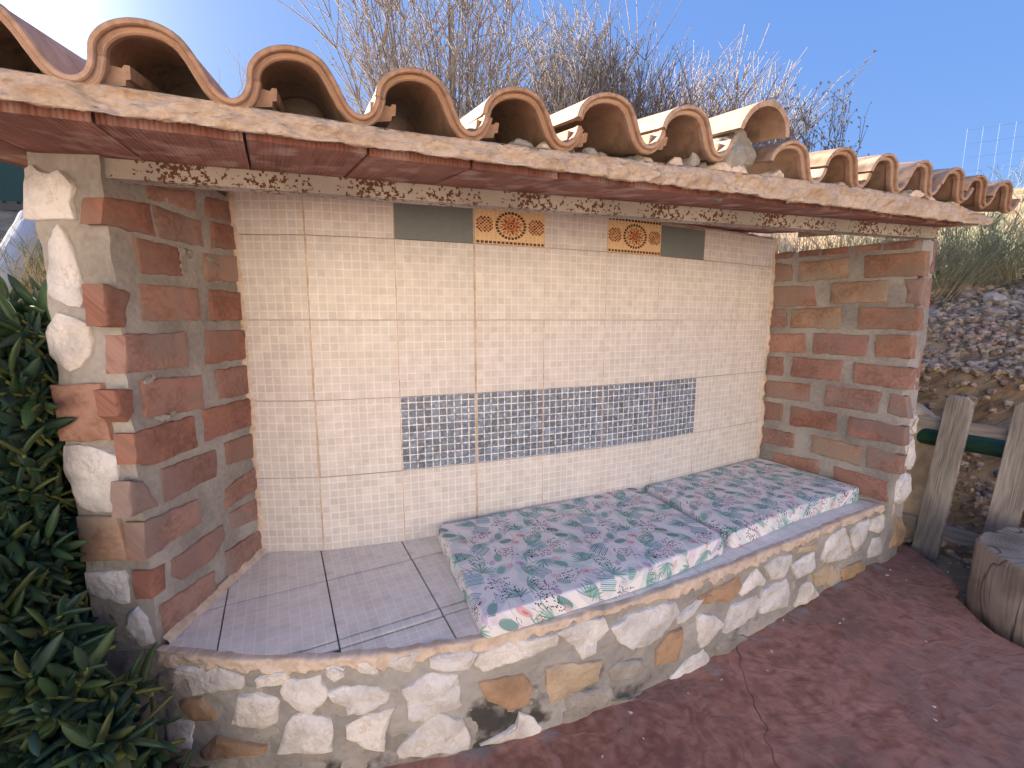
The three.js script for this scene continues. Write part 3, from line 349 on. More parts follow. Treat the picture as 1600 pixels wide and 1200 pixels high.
// ---------- bench ----------
{
  const xs = []; for (let x = -1.235; x <= 1.99; x += 0.03) xs.push(x);
  const outline = [...xs.map((x) => { const p = onRim(x, 0, 0); return [p.x, -p.z]; }), [2.03, 2.3], [2.0, 2.42], ...wallPts.slice(1).reverse().map(([x, z]) => [x - 0.02, z + 0.04]), [-1.06, 1.8], [-1.235, 1.8]];
  const sh = new THREE.Shape(outline.map(([x, z]) => new THREE.Vector2(x, z)));
  const g = new THREE.ExtrudeGeometry(sh, { depth: BENCH - 0.012 + 0.2, bevelEnabled: false }); g.rotateX(-Math.PI / 2); g.translate(0, -0.2, 0);
  const bench = part('bench', uvBox(g), M.mortar, alcove, 'curved masonry bench faced with white and tan stones');
  const moldMap = tex(1024, (u, v) => {                                        // black algae where the wall stays damp: patches at the foot
    const X = u * 3.3 - 1.26, y = v * 0.62 - 0.2; let k = mix3([0.265, 0.255, 0.24], [0.43, 0.415, 0.39], clamp(0.5 + fbm(X * 6, y * 6, 1, 5) * 0.9 + fbm(X * 70, y * 70, 2, 2) * 0.35));
    const spot = (cx, cy, rx, ry) => Math.max(0, 1 - Math.hypot((X - cx) / rx, (y - cy) / ry)); const s = spot(-0.07, 0.06, 0.12, 0.15) * 1.5 + spot(0.06, 0.05, 0.11, 0.1) + spot(0.24, 0.11, 0.09, 0.12) + spot(-0.45, -0.01, 0.3, 0.07) * 0.9 + spot(0.95, 0.02, 0.1, 0.07) * 0.7 + spot(0.4, 0.0, 0.16, 0.08) * 0.8;
    return mix3(k, [0.035, 0.034, 0.03], clamp(s * 1.7 + fbm(X * 26, y * 26, 5, 5) * 1.5 - 0.62) * 0.93);
  }, true, 256);
  const face = grid(330, 56, (a, b) => { const x = -1.26 + a * 3.25, y = -0.15 + b * (BENCH + 0.135); return onRim(x, y, 0.003 + 0.01 * fbm(x * 15, y * 15, 4, 5)); }, (a, b, p) => [(p.x + 1.26) / 3.3, (p.y + 0.2) / 0.62]);
  part('stone_bedding', face, mat({ map: moldMap, bumpMap: rep(bumpSand, 0.12, 0.5), bumpScale: 0.003 }), bench);
  const tanI = new Set([4, 7, 19, 23, 25, 31, 35, 38, 39, 8]), greyI = new Set([1, 26, 29, 30, 24, 47]);
  benchStones.map((p) => { const cx = p.reduce((s, q) => s + q[0], 0) / p.length, cy = p.reduce((s, q) => s + q[1], 0) / p.length; return p.map(([x, y]) => [cx + (x - cx) * 1.07, Math.min(BENCH - 0.006, cy + (y - cy) * 1.07)]); }).forEach((p, i) => part('stone', crease(piece(p, onRim, { out: 0.012, bevel: 0.006, jit: 0.004, bulge: 0.008, f: 38, seg: 0.018 }), 0.9), tanI.has(i) ? tanStones[i % 3] : greyI.has(i) ? greyStones[i % 2] : stones[i % 3], bench));
  // cream plaster along the rim
  const low = (x) => { for (let i = 0; i < rimLow.length - 1; i++) if (x <= rimLow[i + 1][0]) return lerp(rimLow[i][1], rimLow[i + 1][1], clamp((x - rimLow[i][0]) / (rimLow[i + 1][0] - rimLow[i][0]))); return 0.34; };
  const rim = grid(420, 12, (a, b) => {
    const x = -1.045 + a * 3.035, y0 = low(x) + 0.012 * noise(x * 45, 2, 1) + 0.006 * noise(x * 120, 5, 1), yt = BENCH + 0.001 + 0.002 * noise(x * 18, 7, 2);
    if (b < 0.75) { const t = b / 0.75, y = lerp(y0, yt, t); return onRim(x, y, (t < 0.001 ? -0.008 : 0.01) + 0.011 * fbm(x * 30, y * 30, 2, 5)); }
    const t = (b - 0.75) / 0.25; return onRim(x, yt + 0.001 * Math.sin(t * 3), 0.008 - t * 0.024 + 0.004 * noise(x * 40, 1, 3));
  });
  part('rim_plaster', rim, M.cream, bench);
  part('rim_plaster', grid(30, 10, (a, b) => { const t = a * 1.5, r = 0.075, x = 1.985 + r * Math.sin(t) * 0.9, z = 2.235 + r * (1 - Math.cos(t)) * 1.3; return V(x + 0.008 * fbm(x * 20, b * 6, 2), lerp(0.31, BENCH + 0.005, b), z); }), M.cream, bench);
  { const sh2 = new THREE.Shape(outline.filter(([x]) => x > -1.04).concat([[-1.04, 1.78]]).map(([x, z]) => new THREE.Vector2(x, z))), g3 = new THREE.ShapeGeometry(sh2); g3.rotateX(-Math.PI / 2); g3.translate(0, BENCH - 0.006, 0); part('joint_dirt', uvBox(g3), mat({ color: lin(0.15, 0.125, 0.1), bumpMap: rep(bumpSand, 0.3), bumpScale: 0.002 }), bench); }
  // floor tiles: a grid turned 27.5 degrees, cut to the bench
  const A = [0.887, 0.4617], B = [0.4617, -0.887], O = [-0.689, 1.546];
  const edge = [...xs.filter((x) => x > -1.03).map((x) => { const p = onRim(x, 0, -0.014); return [p.x, -p.z]; }), [1.955, 2.24], ...wallPts.slice(1).reverse(), [-1.045, 1.77]].map(([x, z]) => [(x - O[0]) * A[0] + (z - O[1]) * A[1], (x - O[0]) * B[0] + (z - O[1]) * B[1]]);
  const clip = (poly, ax, s, lim) => { const out = []; for (let i = 0; i < poly.length; i++) { const p = poly[i], q = poly[(i + 1) % poly.length], dp = s * (p[ax] - lim), dq = s * (q[ax] - lim); if (dp <= 0) out.push(p); if (dp < 0 !== dq < 0 && dp !== dq) { const t = dp / (dp - dq); out.push([lerp(p[0], q[0], t), lerp(p[1], q[1], t)]); } } return out; };
  const rowsB = [-0.96, -0.64, -0.32, 0, 0.35, 0.392, 0.712, 1.03];
  for (let r = 0; r < rowsB.length - 1; r++) for (let c = -3; c < 10; c++) {
    let poly = clip(clip(clip(clip(edge, 0, -1, c * 0.32 + 0.0025), 0, 1, (c + 1) * 0.32 - 0.0025), 1, -1, rowsB[r] + 0.005), 1, 1, rowsB[r + 1] - 0.005);
    if (poly.length < 3) continue;
    let ar = 0; poly.forEach((p, i) => { const q = poly[(i + 1) % poly.length]; ar += p[0] * q[1] - p[1] * q[0]; }); if (Math.abs(ar) < 0.0012) continue;
    const g2 = new THREE.ExtrudeGeometry(new THREE.Shape(poly.map(([x, y]) => new THREE.Vector2(x, y))), { depth: 0.009, bevelEnabled: false });
    const p = g2.attributes.position, uv = g2.attributes.uv, lift = rnd() * 0.0015, tx = (rnd() - 0.5) * 0.006;
    for (let i = 0; i < p.count; i++) { const a = p.getX(i), b = p.getY(i), y = BENCH - 0.009 + p.getZ(i) + lift + tx * (a - c * 0.32); uv.setXY(i, a, b - rowsB[r]); const q = V(O[0] + A[0] * a + B[0] * b, y, O[1] + A[1] * a + B[1] * b); p.setXYZ(i, q.x, q.y, q.z); }
    g2.computeVertexNormals(); part('floor_tile', g2, M.floor, bench);
  }
}
// ---------- roof ----------
const RS = [0.959, 0.283], RN = [-0.283, 0.959], RO = [-0.4166, 1.4117];
const roofP = (s, d, y) => V(RO[0] + RS[0] * s + RN[0] * d, y, RO[1] + RS[1] * s + RN[1] * d);
const soffitY = (d) => 1.746 + 0.13 * d;
const frontD = (s) => -0.375 + 0.105 * s;
{
  // steel lintel: an angle with a front web and a bottom flange
  const L = 3.14, web = new THREE.BoxGeometry(L, 0.042, 0.006, 1, 1, 1); web.translate(L / 2, 0.021, 0);
  const fl = new THREE.BoxGeometry(L, 0.006, 0.05); fl.translate(L / 2, -0.0035, -0.022);
  const bg = uvBox(mergeGeometries([web, fl]));
  const beam = part('lintel_beam', bg, M.steel, alcove, 'grey painted steel lintel spotted with rust');
  beam.position.copy(roofP(-0.7, 0, 1.701)); beam.rotation.y = Math.atan2(RS[1], RS[0]);
  // mortar bed of the roof
  const s0 = -1.0, s1 = 2.6, bed = grid(2, 2, () => V(0, 0, 0));
  const poly = [[s0, frontD(s0) + 0.015], [s1, frontD(s1) + 0.015], [s1, 0.8], [s0, 0.8]];
  const gb = new THREE.BoxGeometry(1, 1, 1, 40, 1, 8), p = gb.attributes.position;
  for (let i = 0; i < p.count; i++) { const s = lerp(s0, s1, p.getX(i) + 0.5), d = lerp(frontD(s) + 0.1, 0.8, 0.5 - p.getZ(i)), q = roofP(s, d, soffitY(d) + 0.028 + (p.getY(i) > 0 ? 0.014 : 0)); p.setXYZ(i, q.x, q.y, q.z); }
  const roof = part('roof', uvBox(gb), M.mortar, alcove, 'sloping roof of clay boards and curved clay tiles');
  // soffit boards, their joints slightly skewed
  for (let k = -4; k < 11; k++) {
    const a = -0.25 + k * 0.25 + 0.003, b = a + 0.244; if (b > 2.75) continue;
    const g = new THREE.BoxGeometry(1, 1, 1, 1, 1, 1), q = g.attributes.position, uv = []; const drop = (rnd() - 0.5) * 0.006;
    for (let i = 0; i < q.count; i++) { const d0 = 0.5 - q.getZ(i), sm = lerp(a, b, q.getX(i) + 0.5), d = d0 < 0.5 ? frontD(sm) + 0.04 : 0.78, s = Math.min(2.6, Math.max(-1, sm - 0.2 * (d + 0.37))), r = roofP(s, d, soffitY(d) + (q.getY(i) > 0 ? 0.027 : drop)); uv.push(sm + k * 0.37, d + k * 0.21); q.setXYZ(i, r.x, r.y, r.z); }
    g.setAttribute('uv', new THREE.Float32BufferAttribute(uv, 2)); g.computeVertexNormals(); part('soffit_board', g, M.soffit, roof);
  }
  // cream mortar along the front edge
  const FA = roofP(-0.6, -0.458, 0), FB = roofP(2.55, -0.127, 0), FU = FB.clone().sub(FA); FU.y = 0; FU.normalize();
  const FW = new THREE.Vector3(FU.z, 0, -FU.x);                                // away from the viewer
  const at = (u, y, w) => FA.clone().setY(y).addScaledVector(FU, u).addScaledVector(FW, w);
  const yb = (u) => lerp(1.699, 1.737, clamp(u / 3.1)), yt = (u) => (u < 0.7 ? 1.75 : lerp(1.75, 1.803, clamp((u - 0.7) / 1.6))) - (u > 2.9 ? (u - 2.9) * 0.1 : 0);
  const prof = grid(900, 20, (a, t) => {
    const u = lerp(-0.45, 3.175, a), b = yb(u), h = yt(u), n = fbm(u * 16, t * 5, 3, 5), rag = 0.05 * Math.max(0, fbm(u * 7, 4, 1, 4)) + 0.012 * noise(u * 50, 2, 2);
    const big = u > 1.2 ? 1.7 : 1;
    if (t < 0.3) { const k = t / 0.3; return at(u, b + 0.006 + (1 - k) * 0.007 + 0.12 * (1 - k) * (0.05 + rag) - 0.004 * k, 0.02 + (1 - k) * (0.035 + rag) + 0.004 * n); }
    if (t < 0.8) { const k = (t - 0.3) / 0.5; return at(u, lerp(b - 0.004, h, k) + 0.004 * n, 0.013 - 0.006 * Math.sin(k * 3.14) + 0.02 * big * fbm(u * 30, k * 3, 3, 5) * (0.5 + Math.abs(n))); }
    const k = (t - 0.8) / 0.2; return at(u, h + 0.012 * Math.sin(k * 2) * (1 + n) + 0.004 * n, 0.016 + k * 0.1 + 0.01 * n);
  }, (a, t, p) => [lerp(-0.45, 3.175, a), t * 0.22]);
  part('edge_mortar', prof, M.eave, roof, 'ragged cream mortar along the front edge of the roof');
  part('edge_mortar', grid(30, 6, (a, t) => { const d = a * 0.85; return at(3.17 + 0.01 * fbm(a * 9, t * 4, 1) - 0.01 * t, lerp(1.74, 1.79, t) + 0.1 * d, 0.02 + d); }, (a, t) => [a, t * 0.1]), M.eave, roof);
  // S-profiled roof tiles
  const P = (() => { const c = new THREE.CatmullRomCurve3([[-0.078, 0.045], [-0.073, 0.066], [-0.056, 0.088], [-0.03, 0.104], [0.002, 0.112], [0.036, 0.11], [0.064, 0.097], [0.083, 0.074], [0.098, 0.047], [0.111, 0.025], [0.126, 0.012], [0.142, 0.011], [0.156, 0.02], [0.165, 0.036], [0.169, 0.052]].map(([x, y]) => new THREE.Vector3(x, y, 0))); return c.getPoints(42).map((p) => [p.x, p.y]); })();
  const tileGeo = (lug) => {
    const N = P.map((q, i) => { const a = P[Math.max(0, i - 1)], b = P[Math.min(P.length - 1, i + 1)], L = Math.hypot(b[0] - a[0], b[1] - a[1]); return [-(b[1] - a[1]) / L, (b[0] - a[0]) / L]; });
    // section through the shell: [offset inwards, depth]; the front rim is moulded in two steps
    const sec = [[0.002, 0.42], [0.002, 0.02], [0, 0.016], [0, 0.004], [0.0025, 0], [0.009, 0], [0.011, 0.003], [0.0115, 0.011], [0.02, 0.012], [0.0225, 0.015], [0.0225, 0.03], [0.014, 0.036], [0.014, 0.42]];
    const pos = [], uv = [], idx = [], m = P.length, K = sec.length;
    sec.forEach(([t, z], k) => P.forEach((q, i) => { pos.push(q[0] - N[i][0] * t, q[1] - N[i][1] * t, -z); uv.push(q[0] + i * 0.006, z + (k > 7 ? 0.1 : 0)); }));
    for (let k = 0; k < K - 1; k++) for (let i = 0; i < m - 1; i++) { const a = k * m + i, b = a + m; idx.push(a, b, b + 1, a, b + 1, a + 1); }
    for (const i of [0, m - 1]) for (let k = 1; k < K / 2; k++) { const a = (k - 1) * m + i, b = k * m + i, c = (K - 1 - k) * m + i, d = (K - k) * m + i; idx.push(a, b, c, a, c, d); }
    for (let i = 0; i < m - 1; i++) { const a = i, b = (K - 1) * m + i; idx.push(a, a + 1, b + 1, a, b + 1, b); }
    let g = crease(geom(pos, idx, uv), 0.5);
    if (lug) { const sh = new THREE.Shape([[0.158, 0.004], [0.205, 0.012], [0.207, 0.022], [0.215, 0.024], [0.217, 0.046], [0.208, 0.046], [0.204, 0.04], [0.16, 0.045]].map(([x, y]) => new THREE.Vector2(x, y))); const l = new THREE.ExtrudeGeometry(sh, { depth: 0.36, bevelEnabled: false }); l.translate(0, 0, -0.4); g = mergeGeometries([g, l.index ? l.toNonIndexed() : l]); }
    return g;
  };
  const gA = tileGeo(true), gB = tileGeo(false);
  const rotY = Math.atan2(-FU.z, FU.x), row = [];
  [-0.275, -0.03, 0.21, 0.452, 0.694, 0.942, 1.196, 1.462].forEach((u, i, a) => row.push([u, [1.74, 1.742, 1.747, 1.756, 1.763, 1.769, 1.797, 1.812][i], ((a[i + 1] ?? 1.72) - u) / 0.245, gA]));
  [1.9, 2.155, 2.39, 2.61, 2.82, 3.02, 3.21].forEach((u, i, a) => row.push([u, 1.785 + [0, 0.017, 0.028, 0.032, 0.032, 0.027, 0.024][i], ((a[i + 1] ?? 3.4) - u) / 0.245, gB]));
  for (let c = 0; c < 3; c++) row.forEach(([u, y, sx, g], i) => {
    const t = part('roof_tile', g, clays[Math.floor(rnd() * 4)], roof), w = 0.006 + c * 0.355 + rr(-0.006, 0.006);
    t.position.copy(at(u, y + c * 0.075 + rr(-0.003, 0.003), w)); t.rotation.order = 'YXZ'; t.rotation.y = rotY + rr(-0.02, 0.02); t.rotation.x = 0.2; t.rotation.z = rr(-0.02, 0.02); t.scale.set(clamp(sx, 0.86, 1.1), 1, 1);
  });
  // barrel ridge tile on a heap of mortar and stones
  { const pts = [], m = 16, pos = [], uv = [], idx = [], rI = 0.088, rO = 0.103;
    for (const [z, f] of [[0, 1], [0.46, 0.84]]) for (const r of [rO, rI]) for (let i = 0; i <= m; i++) { const a = Math.PI * (0.06 + 0.88 * i / m); pos.push(-Math.cos(a) * r * f, Math.sin(a) * r * f * 1.02, -z); uv.push(i * 0.02, z); }
    const k = m + 1; for (let i = 0; i < m; i++) { idx.push(i, i + 1, 2 * k + i + 1, i, 2 * k + i + 1, 2 * k + i, k + i, 3 * k + i + 1, k + i + 1, k + i, 3 * k + i, 3 * k + i + 1, i, k + i, k + i + 1, i, k + i + 1, i + 1, 2 * k + i, 3 * k + i + 1, 3 * k + i, 2 * k + i, 2 * k + i + 1, 3 * k + i + 1); }
    for (const i of [0, m]) idx.push(i, 2 * k + i, 3 * k + i, i, 3 * k + i, k + i);
    const t = part('ridge_tile', crease(geom(pos, idx, uv), 0.6), clays[2], roof, 'barrel-shaped ridge tile standing above the other tiles');
    t.position.copy(at(1.765, 1.878, -0.01)); t.rotation.order = 'YXZ'; t.rotation.y = rotY - 0.03; t.rotation.x = 0.2;
  }
  const lump = (u, y, w, rx, ry, rz, k, m, name = 'mortar_lump') => { const g = new THREE.IcosahedronGeometry(1, 4); g.scale(rx, ry, rz); rough(mergeVertices(g), 0, 1); const h = mergeVertices((() => { g.deleteAttribute('normal'); g.deleteAttribute('uv'); return g; })()); rough(h, Math.min(rx, ry) * 0.38, 0.9 / Math.min(rx, ry), k); const t = part(name, uvBox(h), m, roof); t.position.copy(at(u, y, w)); t.rotation.y = rotY; return t; };
  lump(1.70, 1.82, 0.10, 0.055, 0.10, 0.08, 1, M.mortar); lump(1.745, 1.86, 0.11, 0.06, 0.075, 0.07, 2, greyStones[1], 'stone'); lump(1.725, 1.935, 0.1, 0.028, 0.024, 0.03, 3, tanStones[2], 'stone'); lump(1.79, 1.9, 0.12, 0.04, 0.04, 0.05, 4, greyStones[0], 'stone'); lump(1.80, 1.84, 0.15, 0.04, 0.05, 0.07, 5, M.mortar); lump(1.69, 1.79, 0.07, 0.07, 0.035, 0.05, 6, M.cream);
  for (let i = 0; i < 22; i++) { const u = rr(0.95, 1.62), y = lerp(1.765, 1.8, (u - 0.95) / 0.7); lump(u, y + rr(0, 0.012), rr(0.07, 0.13), rr(0.02, 0.04), rr(0.012, 0.024), rr(0.02, 0.04), 10 + i, [M.mortar, greyStones[0], M.cream][i % 3]); }
  for (let i = 0; i < 12; i++) { const u = rr(1.85, 3.1); lump(u, yt(u) + 0.008, rr(0.05, 0.12), rr(0.03, 0.06), rr(0.012, 0.022), rr(0.03, 0.05), 40 + i, M.cream); }
  lump(0.33, 1.80, 0.22, 0.03, 0.03, 0.03, 60, greyStones[0], 'stone');
}

// ---------- cushions ----------
function cushion(corners, label, k) {
  const pts = []; const n = corners.length;                              // rounded outline
  for (let i = 0; i < n; i++) {
    const a = corners[(i + n - 1) % n], b = corners[i], c = corners[(i + 1) % n], r = 0.03, t1 = Math.hypot(a[0] - b[0], a[1] - b[1]), t2 = Math.hypot(c[0] - b[0], c[1] - b[1]);
    const p = [b[0] + (a[0] - b[0]) / t1 * r, b[1] + (a[1] - b[1]) / t1 * r], q = [b[0] + (c[0] - b[0]) / t2 * r, b[1] + (c[1] - b[1]) / t2 * r];
    for (let j = 0; j <= 6; j++) { const t = j / 6; pts.push([(1 - t) ** 2 * p[0] + 2 * t * (1 - t) * b[0] + t * t * q[0], (1 - t) ** 2 * p[1] + 2 * t * (1 - t) * b[1] + t * t * q[1]]); }
    const m = Math.max(2, Math.round((t2 - 2 * r) / 0.04)); for (let j = 1; j < m; j++) { const t = (r + (t2 - 2 * r) * j / m) / t2; pts.push([lerp(b[0], c[0], t), lerp(b[1], c[1], t)]); }
  }
  let cx = 0, cz = 0; for (const p of pts) { cx += p[0] / pts.length; cz += p[1] / pts.length; }
  const N = pts.length, pos = [], uv = [], idx = [], T = 0.078;
  const rings = [[-0.03, 0.003], [-0.005, 0.002], [0, 0.006], [0.002, 0.02], [0.003, 0.04], [0.002, 0.062], [0, 0.07], [-0.004, 0.0755], [-0.011, 0.078]];
  let run = 0; const layer = rings.map(([o, y], l) => { if (l) run += Math.hypot(o - rings[l - 1][0], y - rings[l - 1][1]); return [o, y, run]; }), total = run;
  for (const [o, y, s] of layer) for (const [x, z] of pts) {
    const L = Math.hypot(x - cx, z - cz), ux = (x - cx) / L, uz = (z - cz) / L, wob = 0.002 * fbm(x * 12, z * 12, k + y * 20, 3);
    pos.push(...V(x + ux * (o + wob), BENCH + y + wob * 0.8 * (y > 0.02), z + uz * (o + wob)).toArray()); uv.push(x + ux * (total - s - 0.02), z + uz * (total - s - 0.02));
  }
  for (const s of [0.92, 0.8, 0.65, 0.5, 0.34, 0.18, 0.06]) for (const [x, z] of pts) { const L = Math.hypot(x - cx, z - cz), X = cx + (x - cx - (x - cx) / L * 0.02) * s, Z = cz + (z - cz - (z - cz) / L * 0.02) * s; pos.push(...V(X, BENCH + T + 0.001 + 0.003 * (1 - s) + 0.005 * fbm(X * 7, Z * 7, k, 4), Z).toArray()); uv.push(X, Z); }
  const Ls = layer.length + 7; for (let l = 0; l < Ls - 1; l++) for (let i = 0; i < N; i++) { const a = l * N + i, b = l * N + (i + 1) % N; idx.push(a, b, b + N, a, b + N, a + N); }
  pos.push(...V(cx, BENCH + T + 0.009, cz).toArray()); uv.push(cx, cz); const o = (Ls - 1) * N; for (let i = 0; i < N; i++) idx.push(o + i, o + (i + 1) % N, Ls * N);
  top('seat_cushion', new THREE.Mesh(geom(pos, idx, uv), M.fabric), label, 'cushion', 'printed cushions on the bench');
}
cushion([[-0.325, 1.838], [-0.085, 1.225], [0.15, 1.34], [0.46, 1.485], [0.88, 1.735], [0.663, 2.305], [0.17, 2.072]], 'nearer flat cushion with teal and pink leaf print, beside the bare bench tiles', 3);
cushion([[0.712, 2.318], [0.93, 1.768], [1.36, 2.03], [1.86, 2.285], [1.608, 2.815], [1.33, 2.655], [1.04, 2.495]], 'farther flat cushion with teal leaf print, against the right brick wall', 9);

// ---------- ground, terrace and hillside ----------
const backZ = (X) => { if (X <= -1.06 || X >= wallPts[9][0] + 0.5) return -9; for (let i = 0; i < 9; i++) if (X <= wallPts[i + 1][0]) return lerp(wallPts[i][1], wallPts[i + 1][1], (X - wallPts[i][0]) / (wallPts[i + 1][0] - wallPts[i][0])); return wallPts[9][1]; };
function bankY(X, Z) {
  const e = (X - 2.36) * 0.857 + (Z - 2.46) * 0.515, d = RN[0] * X + RN[1] * Z - 1.472;
  const n = fbm(X * 1.7, Z * 1.7, 2, 4);
  const far = (k) => 0.34 * Math.min(k, 6) + 0.12 * Math.max(0, k - 6);
  let h1 = -0.06; if (e > -0.05) { const q = e + 0.05 + n * 0.06; h1 = -0.02 + smooth(0, 0.45, q) * 0.38 + smooth(0.42, 0.62, q) * 0.66 + smooth(0.66, 1.3, q) * 0.3 + far(Math.max(0, q - 1.3)); }
  let h2 = -0.06; { const left = X < -1.24 ? smooth(-1.24, -1.5, X) * 0.5 : 0; const q = Math.min(d - 0.62, Z - backZ(X) - 0.22) + n * 0.05; if (q > 0 && Z > 1.3) h2 = smooth(0, 0.2, q) * 1.22 + far(Math.max(0, q - 0.1)) * 1.0; if (X < -1.24 && Z > 0.6) h2 = Math.max(h2, smooth(0.75, 1.55, Z) * 1.12 * smooth(-1.2, -1.45, X)); }
  return Math.max(h1, h2) + (Math.max(h1, h2) > 0 ? 0.05 * n : 0) + 0.012 * fbm(X * 9, Z * 9, 1, 3);
}
{
  const line = (dense, lo, hi, step) => { const a = []; let x = dense[0]; while (x <= dense[1]) { a.push(x); x += step; } let s = step; while (x < hi) { s *= 1.22; x += s; a.push(Math.min(x, hi)); } x = dense[0]; s = step; while (x > lo) { s *= 1.22; x -= s; a.unshift(Math.max(x, lo)); } return a; };
  const xs = line([-3, 5.2], -300, 300, 0.06), zs = line([0.6, 6.2], -300, 300, 0.06);
  const pos = [], uv = [], idx = [], w = xs.length;
  for (const Z of zs) for (const X of xs) { pos.push(...V(X, bankY(X, Z), Z).toArray()); uv.push(X + Z * 0.35 * (X > 2.2), Z * 0.9 + bankY(X, Z) * 0.8); }
  for (let j = 0; j < zs.length - 1; j++) for (let i = 0; i < w - 1; i++) { const a = j * w + i; idx.push(a, a + 1, a + w + 1, a, a + w + 1, a + w); }
  top('ground', new THREE.Mesh(geom(pos, idx, uv), M.earth), 'bare earth ground rising into a dry bank behind the alcove', null, null, 'structure');
  // red stamped terrace with a hole left round the stump
  const xs2 = []; for (let x = -1.2; x < 2.0; x += 0.1) xs2.push(x);
  const out = [[-9, 0.75], [-1.25, 0.95], ...xs2.map((x) => [x, rimZ(x) + 0.05]), [2.02, 2.36], [2.2, 2.43], [2.26, 2.38], [2.2, 2.1], [2.14, 1.98]];
  const wob = (k) => 0.02 * noise(k * 2.3, 4, 1);
  for (let k = 0; k <= 12; k++) { const a = 2.5 + k / 12 * 3.0; out.push([2.335 + (0.335 + wob(k)) * Math.cos(a), 1.72 + (0.335 + wob(k)) * Math.sin(a)]); }
  out.push([2.75, 1.5], [9, -1], [9, -12], [-9, -12]);
  const sh = new THREE.Shape(out.map(([x, z]) => new THREE.Vector2(x, z)));
  const g0 = new THREE.ShapeGeometry(sh); const g = (() => {                 // a fine sheet: grid cells kept inside the outline
    const pos = [], uv = [], idx = []; const inside = (x, z) => { let c = false; for (let i = 0, j = out.length - 1; i < out.length; j = i++) { const a = out[i], b = out[j]; if ((a[1] > z) !== (b[1] > z) && x < (b[0] - a[0]) * (z - a[1]) / (b[1] - a[1]) + a[0]) c = !c; } return c; };
    const ext = new THREE.ExtrudeGeometry(sh, { depth: 0.08, bevelEnabled: false }), p = ext.attributes.position, u = ext.attributes.uv;
    return ext;
  })();
  const fine = g.index ? g.toNonIndexed() : g;
  // split long triangles so that the sheet can follow the slope
  let tri = []; { const p = fine.attributes.position; for (let i = 0; i < p.count; i += 3) tri.push([0, 1, 2].map((k) => [p.getX(i + k), p.getY(i + k), p.getZ(i + k)])); }
  for (let pass = 0; pass < 9; pass++) { const nx = []; let did = false; for (const t of tri) { let best = 0, m = -1; for (let k = 0; k < 3; k++) { const a = t[k], b = t[(k + 1) % 3], L = Math.hypot(a[0] - b[0], a[1] - b[1]); if (L > best) { best = L; m = k; } } const far = t.every((q) => q[1] < -0.5 || q[0] > 4 || q[0] < -3); if (best > (far ? 6 : 0.35)) { const a = t[m], b = t[(m + 1) % 3], c = t[(m + 2) % 3], h = [(a[0] + b[0]) / 2, (a[1] + b[1]) / 2, (a[2] + b[2]) / 2]; nx.push([a, h, c], [h, b, c]); did = true; } else nx.push(t); } tri = nx; if (!did) break; }
  const P = [], U = []; for (const t of tri) for (const [x, z, y] of t) { P.push(...V(x, groundY(x) - 0.078 + y, z).toArray()); U.push((x + 1.2) / 1, (z - 0.2) / 1); }
  top('terrace_floor', new THREE.Mesh(geom(P, null, U), M.terrace), 'red stained stamped-concrete terrace', null, null, 'structure');
}
{ // pale flagstones of the yard behind the viewer
  const g = new THREE.BoxGeometry(16, 0.06, 4); const m = top('paved_yard', new THREE.Mesh(uvBox(g), mat({ color: lin(0.64, 0.56, 0.46), map: rep(stoneMap, 1.5), bumpMap: rep(stoneBump, 1), bumpScale: 0.006 })), 'pale paved yard beyond the red terrace, outside the picture', null, null, 'structure'); m.position.copy(V(0, 0.06, -4.4));
}
// ---------- stump ----------
{
  const grp = top('log_stump', new THREE.Group(), 'thick grey log stump standing in a hole in the red terrace', 'stump');
  const m = 72, R = (a, y) => 0.285 + 0.014 * noise(Math.cos(a) * 3, Math.sin(a) * 3, 2) + 0.006 * noise(Math.cos(a) * 12, Math.sin(a) * 12, y * 2) + (y < 0.14 ? -0.035 * clamp((0.14 - y) / 0.16) * clamp(noise(Math.cos(a) * 5 + 4, Math.sin(a) * 5, 1) * 2 + 0.4) : 0);
  const hy = [-0.12, -0.04, 0, 0.05, 0.1, 0.15, 0.22, 0.3, 0.345, 0.358];
  part('bark', grid(m, hy.length - 1, (a, b) => { const t = a * Math.PI * 2, y = hy[Math.round(b * (hy.length - 1))], r = R(t, y) - (y > 0.35 ? 0.012 : 0); return V(r * Math.cos(t), y, r * Math.sin(t)); }, (a, b) => [a * 1.8, hy[Math.round(b * (hy.length - 1))]]), M.bark, grp);
  const pos = [], uv = [], idx = []; for (let l = 0; l < 6; l++) for (let i = 0; i <= m; i++) { const t = i / m * Math.PI * 2, r = (R(t, 0.36) - 0.012) * (1 - l / 5); pos.push(...V(r * Math.cos(t), 0.358 + 0.006 * noise(r * Math.cos(t) * 18, r * Math.sin(t) * 18, 3) * (l > 0), r * Math.sin(t)).toArray()); uv.push(0.5 + r * Math.cos(t) / 0.6, 0.5 + r * Math.sin(t) / 0.6); }
  for (let l = 0; l < 5; l++) for (let i = 0; i < m; i++) { const a = l * (m + 1) + i; idx.push(a, a + 1, a + m + 2, a, a + m + 2, a + m + 1); }
  part('cut_face', geom(pos, idx, uv), M.end, grp); grp.position.copy(V(2.35, -0.01, 1.74)); grp.rotation.set(0.02, 0.6, 0.03);
}
